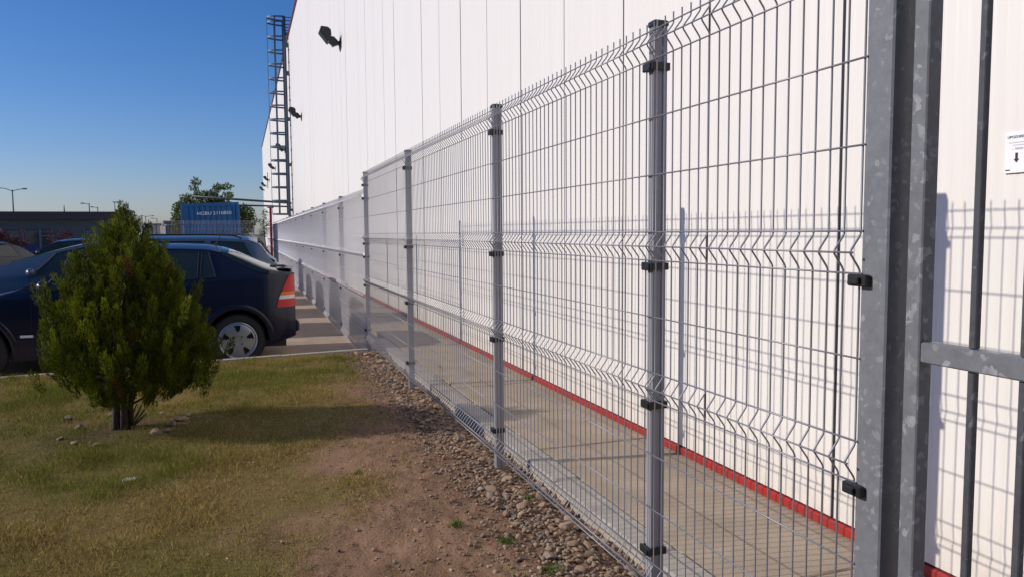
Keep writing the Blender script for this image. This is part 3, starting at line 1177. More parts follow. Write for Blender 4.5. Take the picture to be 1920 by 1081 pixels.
    MB().box(-0.012, 0.0, -0.26, 0.26, -0.055, 0.055).build('number_plate', MT['whitepaint'], root, loc=(x0 + 0.0, 0, 0.66))
    MB().bbox(-0.05, 0.02, -0.62, 0.62, 0.36, 0.50, 0.02).build('rear_bumper', paint, root, loc=(x0 + 0.005, 0, 0))
    MB().bbox(-0.02, 0.045, -0.5, 0.5, 0.33, 0.47, 0.02).build('grille', MT['trimblack'], root, loc=(x1 - 0.02, 0, 0))
    if spec.get('rails'):
        for s in (1, -1):
            path = []
            for x in np.linspace(spec['rails'][0], spec['rails'][1], 14):
                yr, zr_ = roof_edge(x)
                e = 0.035 if spec['rails'][0] + .1 < x < spec['rails'][1] - .1 else 0.0
                path.append((x, s * (yr - 0.03), zr_ + 0.02 + e))
            MB().tube(path, 0.014, 6).build('roof_rail', MT['trimblack'], root, True)
    return root


HATCH = dict(x0=-0.66, x1=3.40, wb=2.606, w=0.86,
             top=[(-0.66, 1.09), (-0.52, 1.115), (-0.42, 1.145), (0.12, 1.372), (0.35, 1.418), (0.75, 1.432), (1.1, 1.415), (1.37, 1.372), (1.8, 1.185), (2.24, 0.965), (2.40, 0.915), (2.9, 0.81), (3.2, 0.71), (3.36, 0.60), (3.40, 0.45)],
             belt=[(-0.66, 1.06), (-0.2, 1.05), (0.2, 1.035), (1.0, 0.985), (2.0, 0.935), (2.4, 0.90), (3.4, 0.6)],
             windows=[(0.22, 0.385, 0.07, -0.02), (0.415, 0.95, -0.02, 0.0), (1.02, 1.98, 0.0, -0.15)],
             seams=[0.40, 0.985, 2.06], handles=[0.55, 1.18], mirror=1.92, tail=(0.68, 1.055, -0.44), tail_slant=True,
             head=(0.55, 0.70, 3.05), ws=(1.43, 2.20), rw=(-0.46, 0.16), antenna=0.24, wiper=True, wrap=(0.0, 0.9))
WAGON = dict(x0=-0.80, x1=3.87, wb=2.86, w=0.875,
             top=[(-0.80, 1.10), (-0.74, 1.16), (-0.52, 1.455), (-0.38, 1.505), (0.3, 1.535), (0.9, 1.535), (1.45, 1.495), (1.9, 1.41), (2.35, 1.29), (2.8, 1.15), (3.1, 1.05), (3.4, 0.95), (3.7, 0.80), (3.83, 0.62), (3.87, 0.45)],
             belt=[(-0.80, 1.05), (0.0, 1.05), (1.0, 1.02), (2.0, 0.99), (2.8, 0.96), (3.87, 0.6)],
             windows=[(-0.50, 0.16, 0.16, -0.02), (0.22, 0.98, 0.0, 0.0), (1.05, 2.45, 0.0, -0.30)],
             seams=[0.19, 1.015, 2.45], handles=[0.40, 1.20], mirror=2.40, tail=(0.72, 1.04, -0.60), tail_slant=False,
             head=(0.58, 0.72, 3.5), ws=(1.80, 3.05), rw=(-0.77, -0.54), antenna=-0.30, wiper=True, rails=(-0.3, 1.3))
SEDAN = dict(x0=-0.95, x1=3.45, wb=2.62, w=0.86,
             top=[(-0.95, 0.93), (-0.88, 0.98), (-0.45, 1.02), (-0.30, 1.04), (0.22, 1.34), (0.55, 1.405), (0.9, 1.42), (1.2, 1.405), (1.5, 1.35), (1.9, 1.18), (2.3, 0.98), (2.45, 0.94), (3.0, 0.83), (3.3, 0.70), (3.42, 0.58), (3.45, 0.45)],
             belt=[(-0.95, 0.90), (0.0, 0.97), (1.0, 0.96), (2.0, 0.93), (2.4, 0.89), (3.45, 0.58)],
             windows=[(0.25, 0.96, 0.14, 0.0), (1.03, 2.02, 0.0, -0.15)],
             seams=[0.2, 0.99, 2.1], handles=[0.40, 1.16], mirror=1.95, tail=(0.68, 0.88, -0.72), tail_slant=False,
             head=(0.55, 0.70, 3.1), ws=(1.55, 2.26), rw=(-0.26, 0.18), antenna=None, wiper=False)

CARG = 'cars parked in a row with their tails to the fence'


def park(c, x, y, rz=180.0):
    c.location = (x, y, LOT_Z + 0.006)
    c.rotation_euler = (0, 0, R(rz))


hatch = make_car('parked_car', 'dark navy hatchback with red and amber tail light parked behind the conical shrub', HATCH, MT['navy'], CARG)
park(hatch, -0.10, 10.10)
wagon = make_car('parked_car', 'blue estate car with roof rails parked right behind the navy hatchback', WAGON, MT['bluepaint'], CARG)
park(wagon, -0.33, 12.75)
sedan = make_car('parked_car', 'silver saloon parked beyond the blue estate car, only its boot showing', SEDAN, MT['silverpaint'], CARG)
park(sedan, -0.22, 15.35)


def repaint(c, m, old):
    for o in c.children_recursive:
        if o.type == 'MESH' and o.data.materials and o.data.materials[0] == old:
            o.data = o.data.copy()
            o.data.materials[0] = m


def clone(src, label, group, x, y, rz, m, old):
    c = copy_tree(src)
    tag(c, label, 'car', group)
    park(c, x, y, rz)
    repaint(c, m, old)
    return c


clone(hatch, 'dark hatchback parked beyond the silver saloon, mostly hidden', CARG, -0.25, 17.95, 180, MT['darkpaint'], MT['navy'])
clone(wagon, 'dark estate car farthest along the row by the fence, mostly hidden', CARG, -0.2, 20.5, 180, MT['darkpaint'], MT['bluepaint'])
# two cars in the opposite row
p = pix(10, 480, 22)
clone(sedan, 'dark teal saloon facing the row, its pale headlight showing by the red shrub', 'cars in the far parking row', p.x - 0.55, 24.3, -128, MT['darkpaint'], MT['silverpaint'])
p = pix(120, 470, 27)
clone(hatch, 'dark hatchback beyond the saloon, in front of the blue doors', 'cars in the far parking row', p.x + 0.9, 29.0, 186, MT['darkpaint'], MT['navy'])


# ------------------------------------------------------------------ vegetation
def blades_mesh(name, base, dirv, length, width, tint, m, bend=0.25):
    """each blade: 4-vert kite (two tris as one quad) from base along dirv, with width vector horizontal-ish."""
    n_ = len(base)
    side = np.cross(dirv, RNG.normal(size=(n_, 3)))
    side /= np.linalg.norm(side, axis=1, keepdims=True) + 1e-9
    tip = base + dirv * length[:, None]
    mid = base + dirv * (length * 0.55)[:, None] + side * 0
    a = mid + side * (width * 0.5)[:, None]
    b = mid - side * (width * 0.5)[:, None]
    Vv = np.stack([base, a, tip, b], 1).reshape(-1, 3)
    Fv = np.arange(n_ * 4).reshape(-1, 4)
    return np_mesh(name, Vv, Fv, m, np.repeat(tint, 4, 0))


# --- conical evergreen on the lawn
tree = empty('conical_evergreen', (TREE.x, TREE.y, float(lawn_z(np.array(TREE.x), np.array(TREE.y)))), 0, 'bushy conical evergreen shrub ringed by small stones on the lawn', 'shrub')
tk = MB()
for (dx, dy, tx, ty, hh, r0) in ((-0.03, 0.0, -0.06, 0.02, 0.9, 0.026), (0.015, -0.02, 0.02, -0.03, 1.2, 0.024), (0.05, 0.01, 0.16, 0.03, 0.8, 0.02), (0.0, 0.04, -0.02, 0.10, 1.0, 0.02)):
    tk.tube([(dx, dy, -0.05), (dx * 1.1, dy, 0.15), (dx + (tx - dx) * .5, dy + (ty - dy) * .5, hh * .5), (tx, ty, hh)], [r0 * 1.25, r0, r0 * .7, r0 * .25], 8)
tk.build('trunk', MT['bark'], tree, True)
br = MB()
for kk in range(60):
    a = random.uniform(0, 2 * math.pi)
    h0 = random.uniform(0.12, 0.9)
    rr = random.uniform(0.2, 0.48) * (1.0 - 0.5 * h0)
    br.tube([(0, 0, h0), (rr * .5 * math.cos(a), rr * .5 * math.sin(a), h0 + 0.08), (rr * math.cos(a), rr * math.sin(a), h0 + random.uniform(.14, .3))], [0.010, 0.007, 0.003], 5)
for kk in range(14):
    a = random.uniform(-0.6, 1.2)
    br.tube([(0.05 * math.cos(a), 0.05 * math.sin(a), -0.01), (0.16 * math.cos(a), 0.16 * math.sin(a), random.uniform(0.08, 0.17))], [0.006, 0.002], 4)
br.build('branch', MT['bark'], tree)


def crown_radius(z):
    return np.interp(z, [0.20, 0.26, 0.33, 0.43, 0.57, 0.76, 0.95, 1.14, 1.295, 1.41, 1.50, 1.57],
                     [0.06, 0.20, 0.36, 0.485, 0.53, 0.515, 0.44, 0.34, 0.22, 0.13, 0.05, 0.01])


def conifer_crown():
    NP, NB = 860, 150
    z = RNG.uniform(0.22, 1.55, NP * 6)
    z = z[RNG.random(NP * 6) < (crown_radius(z) / 0.6) ** 1.0][:NP]
    npl = len(z)
    th = RNG.uniform(0, 2 * np.pi, npl)
    lump = 1.0 + 0.11 * np.sin(3 * th + 4.1 * z) + 0.11 * np.sin(5 * th - 9.3 * z + 1.2) + 0.10 * np.sin(9 * th + 17 * z)
    fr = np.where(RNG.random(npl) < 0.80, RNG.uniform(0.82, 1.02, npl), RNG.uniform(0.35, 0.86, npl))
    fr = np.where(z < 0.36, RNG.uniform(0.82, 1.05, npl), fr)
    fr = np.where(RNG.random(npl) < 0.16, RNG.uniform(1.04, 1.20, npl), fr)
    rad = crown_radius(z) * lump * fr
    out = np.stack([np.cos(th), np.sin(th), np.zeros(npl)], 1)
    anchor = out * rad[:, None] + np.stack([0.02 + 0 * z, 0 * z, z - 0.05], 1)
    tilt = RNG.uniform(0.0, 0.55, npl) + np.where(z < 0.4, 0.25, 0)
    axis = out * np.sin(tilt)[:, None] + np.array([0, 0, 1.0]) * np.cos(tilt)[:, None] + RNG.normal(0, 0.15, (npl, 3))
    axis /= np.linalg.norm(axis, axis=1, keepdims=True)
    L_ = RNG.uniform(0.13, 0.25, npl)
    Wp = RNG.uniform(0.022, 0.040, npl)
    tone = np.clip(RNG.normal(0.45, 0.34, npl), 0, 1)[:, None]
    col = np.array([0.040, 0.056, 0.004]) * (1 - tone) + np.array([0.155, 0.180, 0.006]) * tone
    brown = RNG.random(npl) < 0.02
    col[brown] = (0.12, 0.05, 0.018)
    # blades of every plume
    # separate spires beside the leader
    for k_, (sx, sy, sz) in enumerate(((-0.19, -0.02, 1.36), (-0.17, 0.0, 1.28), (0.15, 0.04, 1.34), (0.17, 0.0, 1.24), (0.0, 0.0, 1.55), (0.0, 0.01, 1.50), (-0.03, 0.0, 1.45), (0.04, -0.05, 1.44),
                                       (-0.20, -0.05, 1.20), (0.62, 0.0, 0.36), (0.60, -0.05, 0.30), (0.57, 0.03, 0.27), (-0.60, 0.0, 0.72), (-0.57, -0.05, 0.66))):
        anchor[k_] = (sx, sy, sz - 0.05)
        axis[k_] = (0.10 * np.sign(sx), 0, 0.99)
        L_[k_] = 0.2
        Wp[k_] = 0.038
    A = np.repeat(anchor, NB, 0)
    X_ = np.repeat(axis, NB, 0)
    O_ = np.repeat(out, NB, 0)
    LL = np.repeat(L_, NB)
    WW = np.repeat(Wp, NB)
    n_ = npl * NB
    t = RNG.random(n_)
    perp = np.cross(X_, RNG.normal(size=(n_, 3)))
    perp /= np.linalg.norm(perp, axis=1, keepdims=True) + 1e-9
    prof_ = np.sin(np.pi * np.clip(t * 0.86 + 0.10, 0, 1)) ** 0.8
    base = A + X_ * (LL * (t - 0.25))[:, None] + perp * (WW * prof_ * RNG.random(n_) ** 0.5)[:, None]
    d = X_ * 0.95 + perp * 0.42 + RNG.normal(0, 0.16, (n_, 3))
    d /= np.linalg.norm(d, axis=1, keepdims=True)
    tint_ = np.repeat(col, NB, 0) * (0.75 + 0.5 * t + RNG.normal(0, 0.1, n_))[:, None]
    return blades_mesh('crown', base, d, RNG.uniform(0.020, 0.042, n_), RNG.uniform(0.0045, 0.0085, n_), np.clip(tint_, 0.004, 1), MT['leafattr'])


o = obj('crown', conifer_crown(), tree, (0.055, 0, -0.005))
o.scale = (0.83, 0.83, 0.955)


# --- broadleaf crowns
def leafy(name, blobs, count, leaf, tones, jitter=0.25):
    """blobs: (x, y, z, rx, rz) clusters; leaves scattered in each, denser towards its skin."""
    w_ = np.array([b[3] * b[3] * b[4] for b in blobs])
    w_ = w_ ** 0.8
    pick = RNG.choice(len(blobs), size=count, p=w_ / w_.sum())
    bl = np.array(blobs)[pick]
    d = RNG.normal(size=(count, 3))
    d /= np.linalg.norm(d, axis=1, keepdims=True)
    rr = RNG.random((count, 1)) ** 0.4
    base = bl[:, :3] + d * rr * np.stack([bl[:, 3], bl[:, 3], bl[:, 4]], 1)
    dirs = d * 0.6 + RNG.normal(0, 0.7, (count, 3)) + np.array([0, 0, -0.15])
    dirs /= np.linalg.norm(dirs, axis=1, keepdims=True)
    t = RNG.random((count, 1))
    tint = np.array(tones[0]) * (1 - t) + np.array(tones[1]) * t
    ln = leaf * RNG.uniform(0.7, 1.3, count)
    return blades_mesh(name, base, dirs, ln, ln * 0.55, tint, MT['leafattr'])


def branchy_tree(name, label, X, Y, zb, blobs, count, leaf, tones, trunk_r, group=None, cat='tree'):
    t_ = empty(name, (X, Y, zb), 0, label, cat, group)
    m_ = MB()
    top = max(b[2] for b in blobs)
    fork = top * 0.38
    m_.tube([(0, 0, -0.05), (0.02, 0, fork * .6), (0, 0, fork)], [trunk_r * 1.2, trunk_r, trunk_r * .8], 8)
    for b in blobs:
        m_.tube([(0, 0, fork * 0.95), (b[0] * .45, b[1] * .45, fork + (b[2] - fork) * .6), (b[0], b[1], b[2])], [trunk_r * .55, trunk_r * .3, trunk_r * .1], 5)
    m_.build('trunk', MT['bark'], t_, True)
    obj('crown', leafy('crown', blobs, count, leaf, tones), t_)
    return t_


TY = 42.5
tx = pix(392, 420, TY).x
GREEN = ((0.045, 0.070, 0.014), (0.135, 0.165, 0.035))
blobs = []
def bp_(px_, py_, rx, rz, dy=0.0):
    q = pix(px_, py_, TY)
    blobs.append((q.x - tx, dy, q.z + 0.2, rx, rz))
for (a, b, c, d, e) in ((368, 341, .22, .20, 0), (362, 352, .2, .18, .2), (375, 365, .35, .22, 0), (352, 372, .35, .22, -.3), (395, 365, .4, .22, .3), (410, 352, .3, .16, -.2),
                        (425, 350, .28, .14, 0), (428, 366, .3, .2, .4), (405, 375, .45, .25, 0), (350, 388, .5, .35, .2), (338, 398, .4, .5, -.2), (335, 420, .35, .5, 0), (340, 436, .5, .5, .3),
                        (380, 390, .8, .5, .3), (415, 392, .7, .5, 0), (440, 398, .5, .45, .2), (460, 398, .45, .4, 0), (468, 412, .35, .4, .2), (458, 428, .5, .5, 0), (400, 420, 1.0, .6, .4), (440, 425, .6, .5, .5)):
    bp_(a, b, c, d, e)
branchy_tree('leafy_tree', 'green broadleaf tree with a ragged top growing behind the blue container', tx, TY, -0.2, blobs, 15000, 0.12, GREEN, 0.10)
# thin shrub beyond the far fence by the pipes
q = pix(496, 415, 66)
branchy_tree('thin_sapling', 'thin grey-green sapling beyond the far fence next to the warehouse corner', q.x, 66, -0.3,
             [(0, 0, 2.6, .45, .5), (0.1, 0.1, 3.4, .3, .35), (-.1, 0, 1.8, .4, .4)], 500, 0.14, ((0.04, 0.05, 0.03), (0.09, 0.11, 0.06)), 0.04)
# red shrubs before the low building
RED = ((0.045, 0.010, 0.016), (0.10, 0.020, 0.030))
for (pxs, lab) in (((18, 442), 'wide dark red leaved shrub at the low grey building'), ((112, 440), 'smaller dark red leaved shrub beside the blue window')):
    q = pix(pxs[0], pxs[1], 55)
    wv = 1.0 if pxs[0] < 50 else 0.62
    bl = [(random.uniform(-1, 1) * 0.95 * wv, random.uniform(-.4, .4), 0.9 + random.uniform(-.35, .7) * (1 if wv == 1 else .9), .45 * wv, .35) for _ in range(11)]
    bl.append((0.75 * wv, 0, 1.75, .25, .22))
    branchy_tree('red_shrub', lab, q.x, 55, -0.2, bl, 1500 if wv == 1 else 650, 0.13, RED, 0.05, 'red shrubs at the low building', 'shrub')


# --- evergreen screen added unseen behind the viewpoint, darkens car flanks and shaded steel
hd = empty('added_hedge', (-6.2, -6.0, -0.1), 0, 'tall dark evergreen screen, added unseen behind the viewpoint to darken faces turned to it', 'added_hedge')
hm_ = MB()
for kk in range(12):
    hm_.tube([(-7 + kk * 1.27, 0, 0), (-7 + kk * 1.27 + 0.05, 0, 4.2)], [0.07, 0.02], 6)
hm_.build('trunk', MT['bark'], hd)
nh = 42000
hx, hy, hzv = RNG.uniform(-7.4, 7.4, nh), RNG.uniform(-0.55, 0.55, nh), RNG.uniform(0.02, 4.6, nh)
hy = np.where(RNG.random(nh) < 0.6, np.sign(hy) * (0.45 + 0.12 * RNG.random(nh)), hy)
hD = RNG.normal(0, 0.6, (nh, 3)) + np.array([0, 0, 0.6])
hD /= np.linalg.norm(hD, axis=1, keepdims=True)
ht = RNG.random((nh, 1))
o = obj('crown', blades_mesh('crown', np.stack([hx, hy, hzv], 1), hD, RNG.uniform(.12, .26, nh), RNG.uniform(.06, .12, nh), np.array([0.02, 0.035, 0.006]) * (1 - ht) + np.array([0.06, 0.085, 0.012]) * ht, MT['leafattr']), hd)


# --- grass
def grass():
    n_ = 460000
    Xg = np.concatenate([RNG.uniform(-5.6, 1.15, int(n_ * .45)), RNG.uniform(-2.2, 1.0, n_ - int(n_ * .45))])
    u = RNG.random(n_)
    Yg_ = 2.2 + (8.93 - 2.2) * u ** 1.25
    ky = KERB_A.y + (Xg - KERB_A.x) * 0.1285 - 0.07
    dd = dirt_amount(Xg, Yg_)
    patchy = fbm(Xg * 3.1, Yg_ * 3.1, 51)
    trd_ = np.exp(-(((Xg - TREE.x) ** 2 + (Yg_ - TREE.y) ** 2) / 0.10))
    keep = (Yg_ < ky) & (RNG.random(n_) > dd * 0.955) & (RNG.random(n_) < 0.22 + 1.9 * np.clip(patchy - 0.27, 0, 1)) & (RNG.random(n_) > trd_)
    # inside the picture's wedge with a margin
    keep &= (Xg > -0.50 * Yg_ - 1.2) & (Xg < 0.45 * Yg_ + 1.0)
    Xg, Yg_, patchy = Xg[keep], Yg_[keep], patchy[keep]
    m_ = len(Xg)
    z = lawn_z(Xg, Yg_) - 0.003
    gr = fbm(Xg * 1.3, Yg_ * 1.3, 31) * 0.75 + fbm(Xg * 5, Yg_ * 5, 61) * 0.45 + RNG.normal(0, 0.16, m_)
    gr += 0.16 * np.exp(-((Xg + 1.2) ** 2 / 1.6 + (Yg_ - 5.2) ** 2 / 0.8))
    gr += 0.04 * np.exp(-((Yg_ - 5.1) / 0.5) ** 2) * (Xg < 0.2) + 0.13 * (Yg_ > 7.0)
    gr = np.clip((gr - 0.66) / 0.30, 0, 1)[:, None]
    straw = np.array([0.50, 0.375, 0.135])
    straw2 = np.array([0.21, 0.140, 0.045])
    green_ = np.array([0.125, 0.150, 0.016])
    t = RNG.random((m_, 1))
    tint_ = (straw * t + straw2 * (1 - t)) * (1 - gr) + green_ * (0.7 + 0.6 * t) * gr
    h = RNG.uniform(0.010, 0.034, m_) * (0.45 + 1.5 * patchy ** 1.5) * (0.8 + 0.6 * gr[:, 0])
    lean = RNG.uniform(0.25, 1.35, m_) * np.where(gr[:, 0] > .5, 0.62, 1.05)
    az = RNG.uniform(0, 2 * np.pi, m_)
    D = np.stack([np.sin(lean) * np.cos(az), np.sin(lean) * np.sin(az), np.cos(lean)], 1)
    D /= np.linalg.norm(D, axis=1, keepdims=True)
    me = blades_mesh('grass', np.stack([Xg, Yg_, z], 1), D, h * 1.5, RNG.uniform(0.0018, 0.0038, m_), tint_, MT['grassm'])
    return me


MT['grassm'] = translucent(mat('grass_blade', (0.1, 0.1, 0.03), 0.7, attr='tint', spec=0.15), 0.3)
go = obj('grass', grass())
tag(go, 'short dry grass with greener patches covering the lawn', 'grass', None, 'stuff')


# --- stones
def stone_mesh(seed, m, detail=2):
    import bmesh
    rs = np.random.default_rng(seed)
    bm = bmesh.new()
    bmesh.ops.create_icosphere(bm, subdivisions=detail, radius=1.0)
    ax = rs.uniform(0.7, 1.3, 3) * np.array([1, 0.85, 0.65])
    dirs = rs.normal(size=(10, 3))
    dirs /= np.linalg.norm(dirs, axis=1, keepdims=True)
    cuts = rs.uniform(0.5, 0.9, 10)
    for v in bm.verts:
        p_ = np.array(v.co)
        for d_, c_ in zip(dirs, cuts):
            e = p_ @ d_
            if e > c_:
                p_ = p_ - d_ * (e - c_) * 0.95
        v.co = Vector(p_ * ax)
    me = bpy.data.meshes.new('stone')
    bm.to_mesh(me)
    bm.free()
    me.shade_smooth()
    me.set_sharp_from_angle(angle=R(38))
    if m:
        me.materials.append(m)
    return me


SM = [stone_mesh(100 + k, STONES[k % 5]) for k in range(15)]


def stone(x, y, s, label, group, me=None, sink=0.35, name='stone'):
    z = float(lawn_z(np.array(x), np.array(y)))
    o_ = obj(name, me or random.choice(SM), None, (x, y, z + s * (0.62 - sink)))
    o_.scale = (s, s, s)
    o_.rotation_euler = (random.uniform(-.35, .35), random.uniform(-.35, .35), random.uniform(0, 6.28))
    return tag(o_, label, 'stone', group)


# ring around the shrub
RG = 'small stones ringing the evergreen shrub'
for (a, b, s, kk) in ((-1.197, 5.70, .032, 3), (-1.088, 5.58, .032, 4), (-1.276, 6.35, .045, 2), (-0.608, 5.60, .045, 4), (-0.47, 5.92, .05, 0), (-0.535, 5.62, .03, 2), (-0.52, 5.80, .035, 2),
                      (-1.13, 5.95, .035, 2), (-0.95, 5.45, .03, 0), (-0.44, 6.05, .035, 3), (-0.62, 6.2, .03, 4), (-1.0, 6.4, .03, 1)):
    stone(a, b, s, 'stone in the ring around the evergreen shrub', RG, SM[kk])
for (a, b, s, kk, lab) in ((0.711, 3.333, .024, 4, 'pinkish stone lying alone on the bare soil'), (0.125, 3.431, .020, 3, 'pale round pebble lying alone in the dry grass'),
                           (0.55, 3.05, .014, 2, 'small grey pebble on the bare soil'), (1.304, 8.62, .07, 3, 'flat pale stone slab at the kerb corner of the fence'),
                           (1.20, 8.72, .06, 4, 'pinkish flat stone at the kerb corner of the fence')):
    stone(a, b, s, lab, None, SM[kk])

# gravel strip beneath the fence: the largest stones singly, the rest as one
GS = 'larger stones of the gravel strip under the fence'
placed = []
tries = 0
while len(placed) < 290 and tries < 20000:
    tries += 1
    yv = 2.35 + 6.3 * random.random() ** 1.35
    xl = 1.22 + 0.07 * math.sin(yv * 3.1) + 0.05 * math.sin(yv * 7.7)
    xv = 1.56 - 0.40 * random.random() ** 0.9
    if 4.3 < yv < 5.3 and random.random() < .4:
        xv -= 0.08
    if xv < xl - 0.10:
        continue
    s = min(0.048, random.uniform(0.015, 0.025) * random.choice((1, 1, 1.1, 1.6)))
    if any((xv - a) ** 2 + (yv - b) ** 2 < (0.8 * (s + c)) ** 2 for a, b, c in placed):
        continue
    placed.append((xv, yv, s))
    stone(xv, yv, s, 'rounded stone in the gravel strip under the wire fence', GS, None, random.uniform(0.05, 0.40))


def small_stones():
    base = [stone_mesh(300 + k, None, 1) for k in range(6)]
    arr = []
    for me in base:
        co = np.zeros(len(me.vertices) * 3)
        me.vertices.foreach_get('co', co)
        fa = np.array([p_.vertices[:] for p_ in me.polygons])
        arr.append((co.reshape(-1, 3), fa))
    Vs, Fs, Ts = [], [], []
    off = 0
    pal = np.array([(0.27, 0.19, 0.125), (0.20, 0.135, 0.09), (0.21, 0.165, 0.13), (0.33, 0.24, 0.16), (0.18, 0.115, 0.075)])
    cnt = 9000
    for k_ in range(cnt):
        yv = 2.2 + 6.7 * random.random() ** 1.3
        if k_ < 5600:
            xv = random.uniform(1.20, 1.56) + 0.05 * math.sin(yv * 3.1) if random.random() < .72 else 1.24 - abs(random.gauss(0, .13))
            s = random.uniform(0.005, 0.017)
        else:
            xv = 1.35 - abs(random.gauss(0, 0.50))
            s = random.uniform(0.0025, 0.008) * random.choice((1, 1, 1, 1.5))
        z = float(lawn_z(np.array(xv), np.array(yv)))
        co, fa = arr[k_ % 6]
        a_ = random.uniform(0, 6.28)
        c_, s_ = math.cos(a_), math.sin(a_)
        rot = np.array([[c_, -s_, 0], [s_, c_, 0], [0, 0, 1]])
        Vs.append(co @ rot.T * s + np.array([xv, yv, z + s * random.uniform(0.1, 0.75)]))
        Fs.append(fa + off)
        off += len(co)
        Ts.append(np.repeat((pal[random.randrange(5)] * random.uniform(.7, 1.2))[None], len(co), 0))
    return np_mesh('gravel', np.concatenate(Vs), np.concatenate(Fs), MT['stoneattr'], np.concatenate(Ts), True)


tag(obj('gravel', small_stones()), 'brown gravel and pebbles strewn along the fence foot', 'gravel', None, 'stuff')

# weeds on the bare soil and scattered dead leaves
def weed(px_, py_, sc, lab):
    d = _F + _R2 * ((px_ - 960) / F_PX) + _U2 * ((540.5 - py_) / F_PX)
    q_ = Vector((0, 0, EYE)) + d * (-EYE / d.z)
    n_ = 70
    az = RNG.uniform(0, 2 * np.pi, n_)
    le = RNG.uniform(0.2, 1.3, n_)
    D_ = np.stack([np.sin(le) * np.cos(az), np.sin(le) * np.sin(az), np.cos(le)], 1)
    b_ = np.stack([RNG.normal(0, .018 * sc, n_), RNG.normal(0, .018 * sc, n_), np.full(n_, -0.004)], 1)
    tt_ = RNG.random((n_, 1))
    o_ = obj('weed', blades_mesh('weed', b_, D_, RNG.uniform(.02, .05, n_) * sc, RNG.uniform(.003, .007, n_), np.array([0.06, 0.12, 0.02]) * (1 - tt_) + np.array([0.13, 0.20, 0.04]) * tt_, MT['grassm']),
             None, (q_.x, q_.y, float(lawn_z(np.array(q_.x), np.array(q_.y)))))
    return tag(o_, lab, 'weed', 'green weeds on the bare soil')


for (a, b, c, lab) in ((857, 993, .8, 'small green weed on bare soil beside the pinkish stone'), (945, 1016, .9, 'green weed between the pinkish stone and the gravel strip'),
                       (1038, 1070, 1.0, 'bushy green weed at the edge of the gravel strip near the fence foot'), (990, 925, .8, 'weed growing through the gravel by the fence'), (670, 885, .7, 'weed tuft where the grass meets the bare soil')):
    weed(a, b, c, lab)
nl = 700
lx_ = RNG.uniform(-3.0, 1.3, nl)
ly_ = RNG.uniform(2.6, 8.6, nl)
lz_ = lawn_z(lx_, ly_) + 0.008
a_ = RNG.uniform(0, 2 * np.pi, nl)
D = np.stack([np.cos(a_), np.sin(a_), RNG.uniform(-.05, .35, nl)], 1)
D /= np.linalg.norm(D, axis=1, keepdims=True)
tt = RNG.random((nl, 1))
tag(obj('leaf_litter', blades_mesh('leaf_litter', np.stack([lx_, ly_, lz_], 1), D, RNG.uniform(.010, .030, nl), RNG.uniform(.004, .014, nl), np.array([0.20, 0.12, 0.06]) * (1 - tt) + np.array([0.50, 0.38, 0.24]) * tt, MT['grassm'])),
    'dead leaves and dry bits scattered over lawn and soil', 'leaf litter', None, 'stuff')

# white feather in the grass
fz = float(lawn_z(np.array(-0.652), np.array(4.606)))
fe = empty('white_feather', (-0.652, 4.606, fz + 0.012), 0.3, 'small white downy feather lying in the grass', 'feather')
MT['feather'] = mat('feather', (0.8, 0.78, 0.76), 0.8)
MB().tube([(-0.035, 0, 0), (0, 0.003, 0.008), (0.04, 0, 0.004)], 0.0012, 5).build('quill', MT['feather'], fe)
nb = 90
tt = RNG.random(nb)
base = np.stack([-0.03 + 0.065 * tt, np.zeros(nb), 0.006 * np.ones(nb)], 1)
sg_ = RNG.choice([-1, 1], nb)
D = np.stack([RNG.uniform(-.2, .7, nb), sg_ * RNG.uniform(.3, 1, nb), RNG.uniform(.1, 1.0, nb)], 1)
D /= np.linalg.norm(D, axis=1, keepdims=True)
obj('vane', blades_mesh('vane', base, D, RNG.uniform(.012, .028, nb), np.full(nb, .003), np.ones((nb, 3)) * .8, MT['leafattr']), fe)

# ------------------------------------------------------------------ blue container
CY = 34.0
ca, cb_ = pix(343, 382, CY), pix(452, 373, CY)
cw = cb_.x - ca.x
ct = empty('shipping_container', ((ca.x + cb_.x) / 2, CY, LOT_Z), 0, 'blue corrugated shipping container with white serial lettering behind the cross fence', 'container')
ct.rotation_euler = (0, -R(2.0), 0)
CH = 2.86
hw = cw / 2
pr = []
xx = -hw + 0.12
while xx < hw - 0.14:
    pr += [(xx, 0.0), (xx + 0.07, 0.0), (xx + 0.105, 0.036), (xx + 0.175, 0.036), (xx + 0.21, 0.0)]
    xx += 0.21
mb_ = MB()
n = len(pr)
mb_.add([(a, b + 0.02, 0.15) for a, b in pr] + [(a, b + 0.02, CH - 0.14) for a, b in pr], [(i, i + 1, n + i + 1, n + i) for i in range(n - 1)])
mb_.build('end_wall', MT['container'], ct)
for s in (-1, 1):
    MB().bbox(s * hw - (0.13 if s > 0 else 0), s * hw + (0.13 if s < 0 else 0), 0, 0.15, 0, CH, 0.01).build('corner_post', MT['container'], ct)
    prs = []
    yy = 0.15
    while yy < 5.8:
        prs += [(s * (hw - 0.01), yy), (s * (hw - 0.01), yy + .07), (s * (hw - 0.046), yy + .105), (s * (hw - 0.046), yy + .175)]
        yy += 0.21
    m2 = MB()
    n2 = len(prs)
    m2.add([(a, b, 0.15) for a, b in prs] + [(a, b, CH - 0.12) for a, b in prs], [(i, i + 1, n2 + i + 1, n2 + i) for i in range(n2 - 1)])
    m2.build('side_wall', MT['container'], ct)
MB().box(-hw + 0.1305, hw - 0.1305, 0.004, 0.12, CH - 0.14, CH - 0.002).build('top_rail', MT['container'], ct)
MB().box(-hw + 0.1305, hw - 0.1305, 0.004, 0.12, 0.004, 0.15).build('bottom_rail', MT['container'], ct)
MB().box(-hw + 0.06, hw - 0.06, 0.125, 6.05, CH - 0.09, CH - 0.03).build('roof', MT['container'], ct)
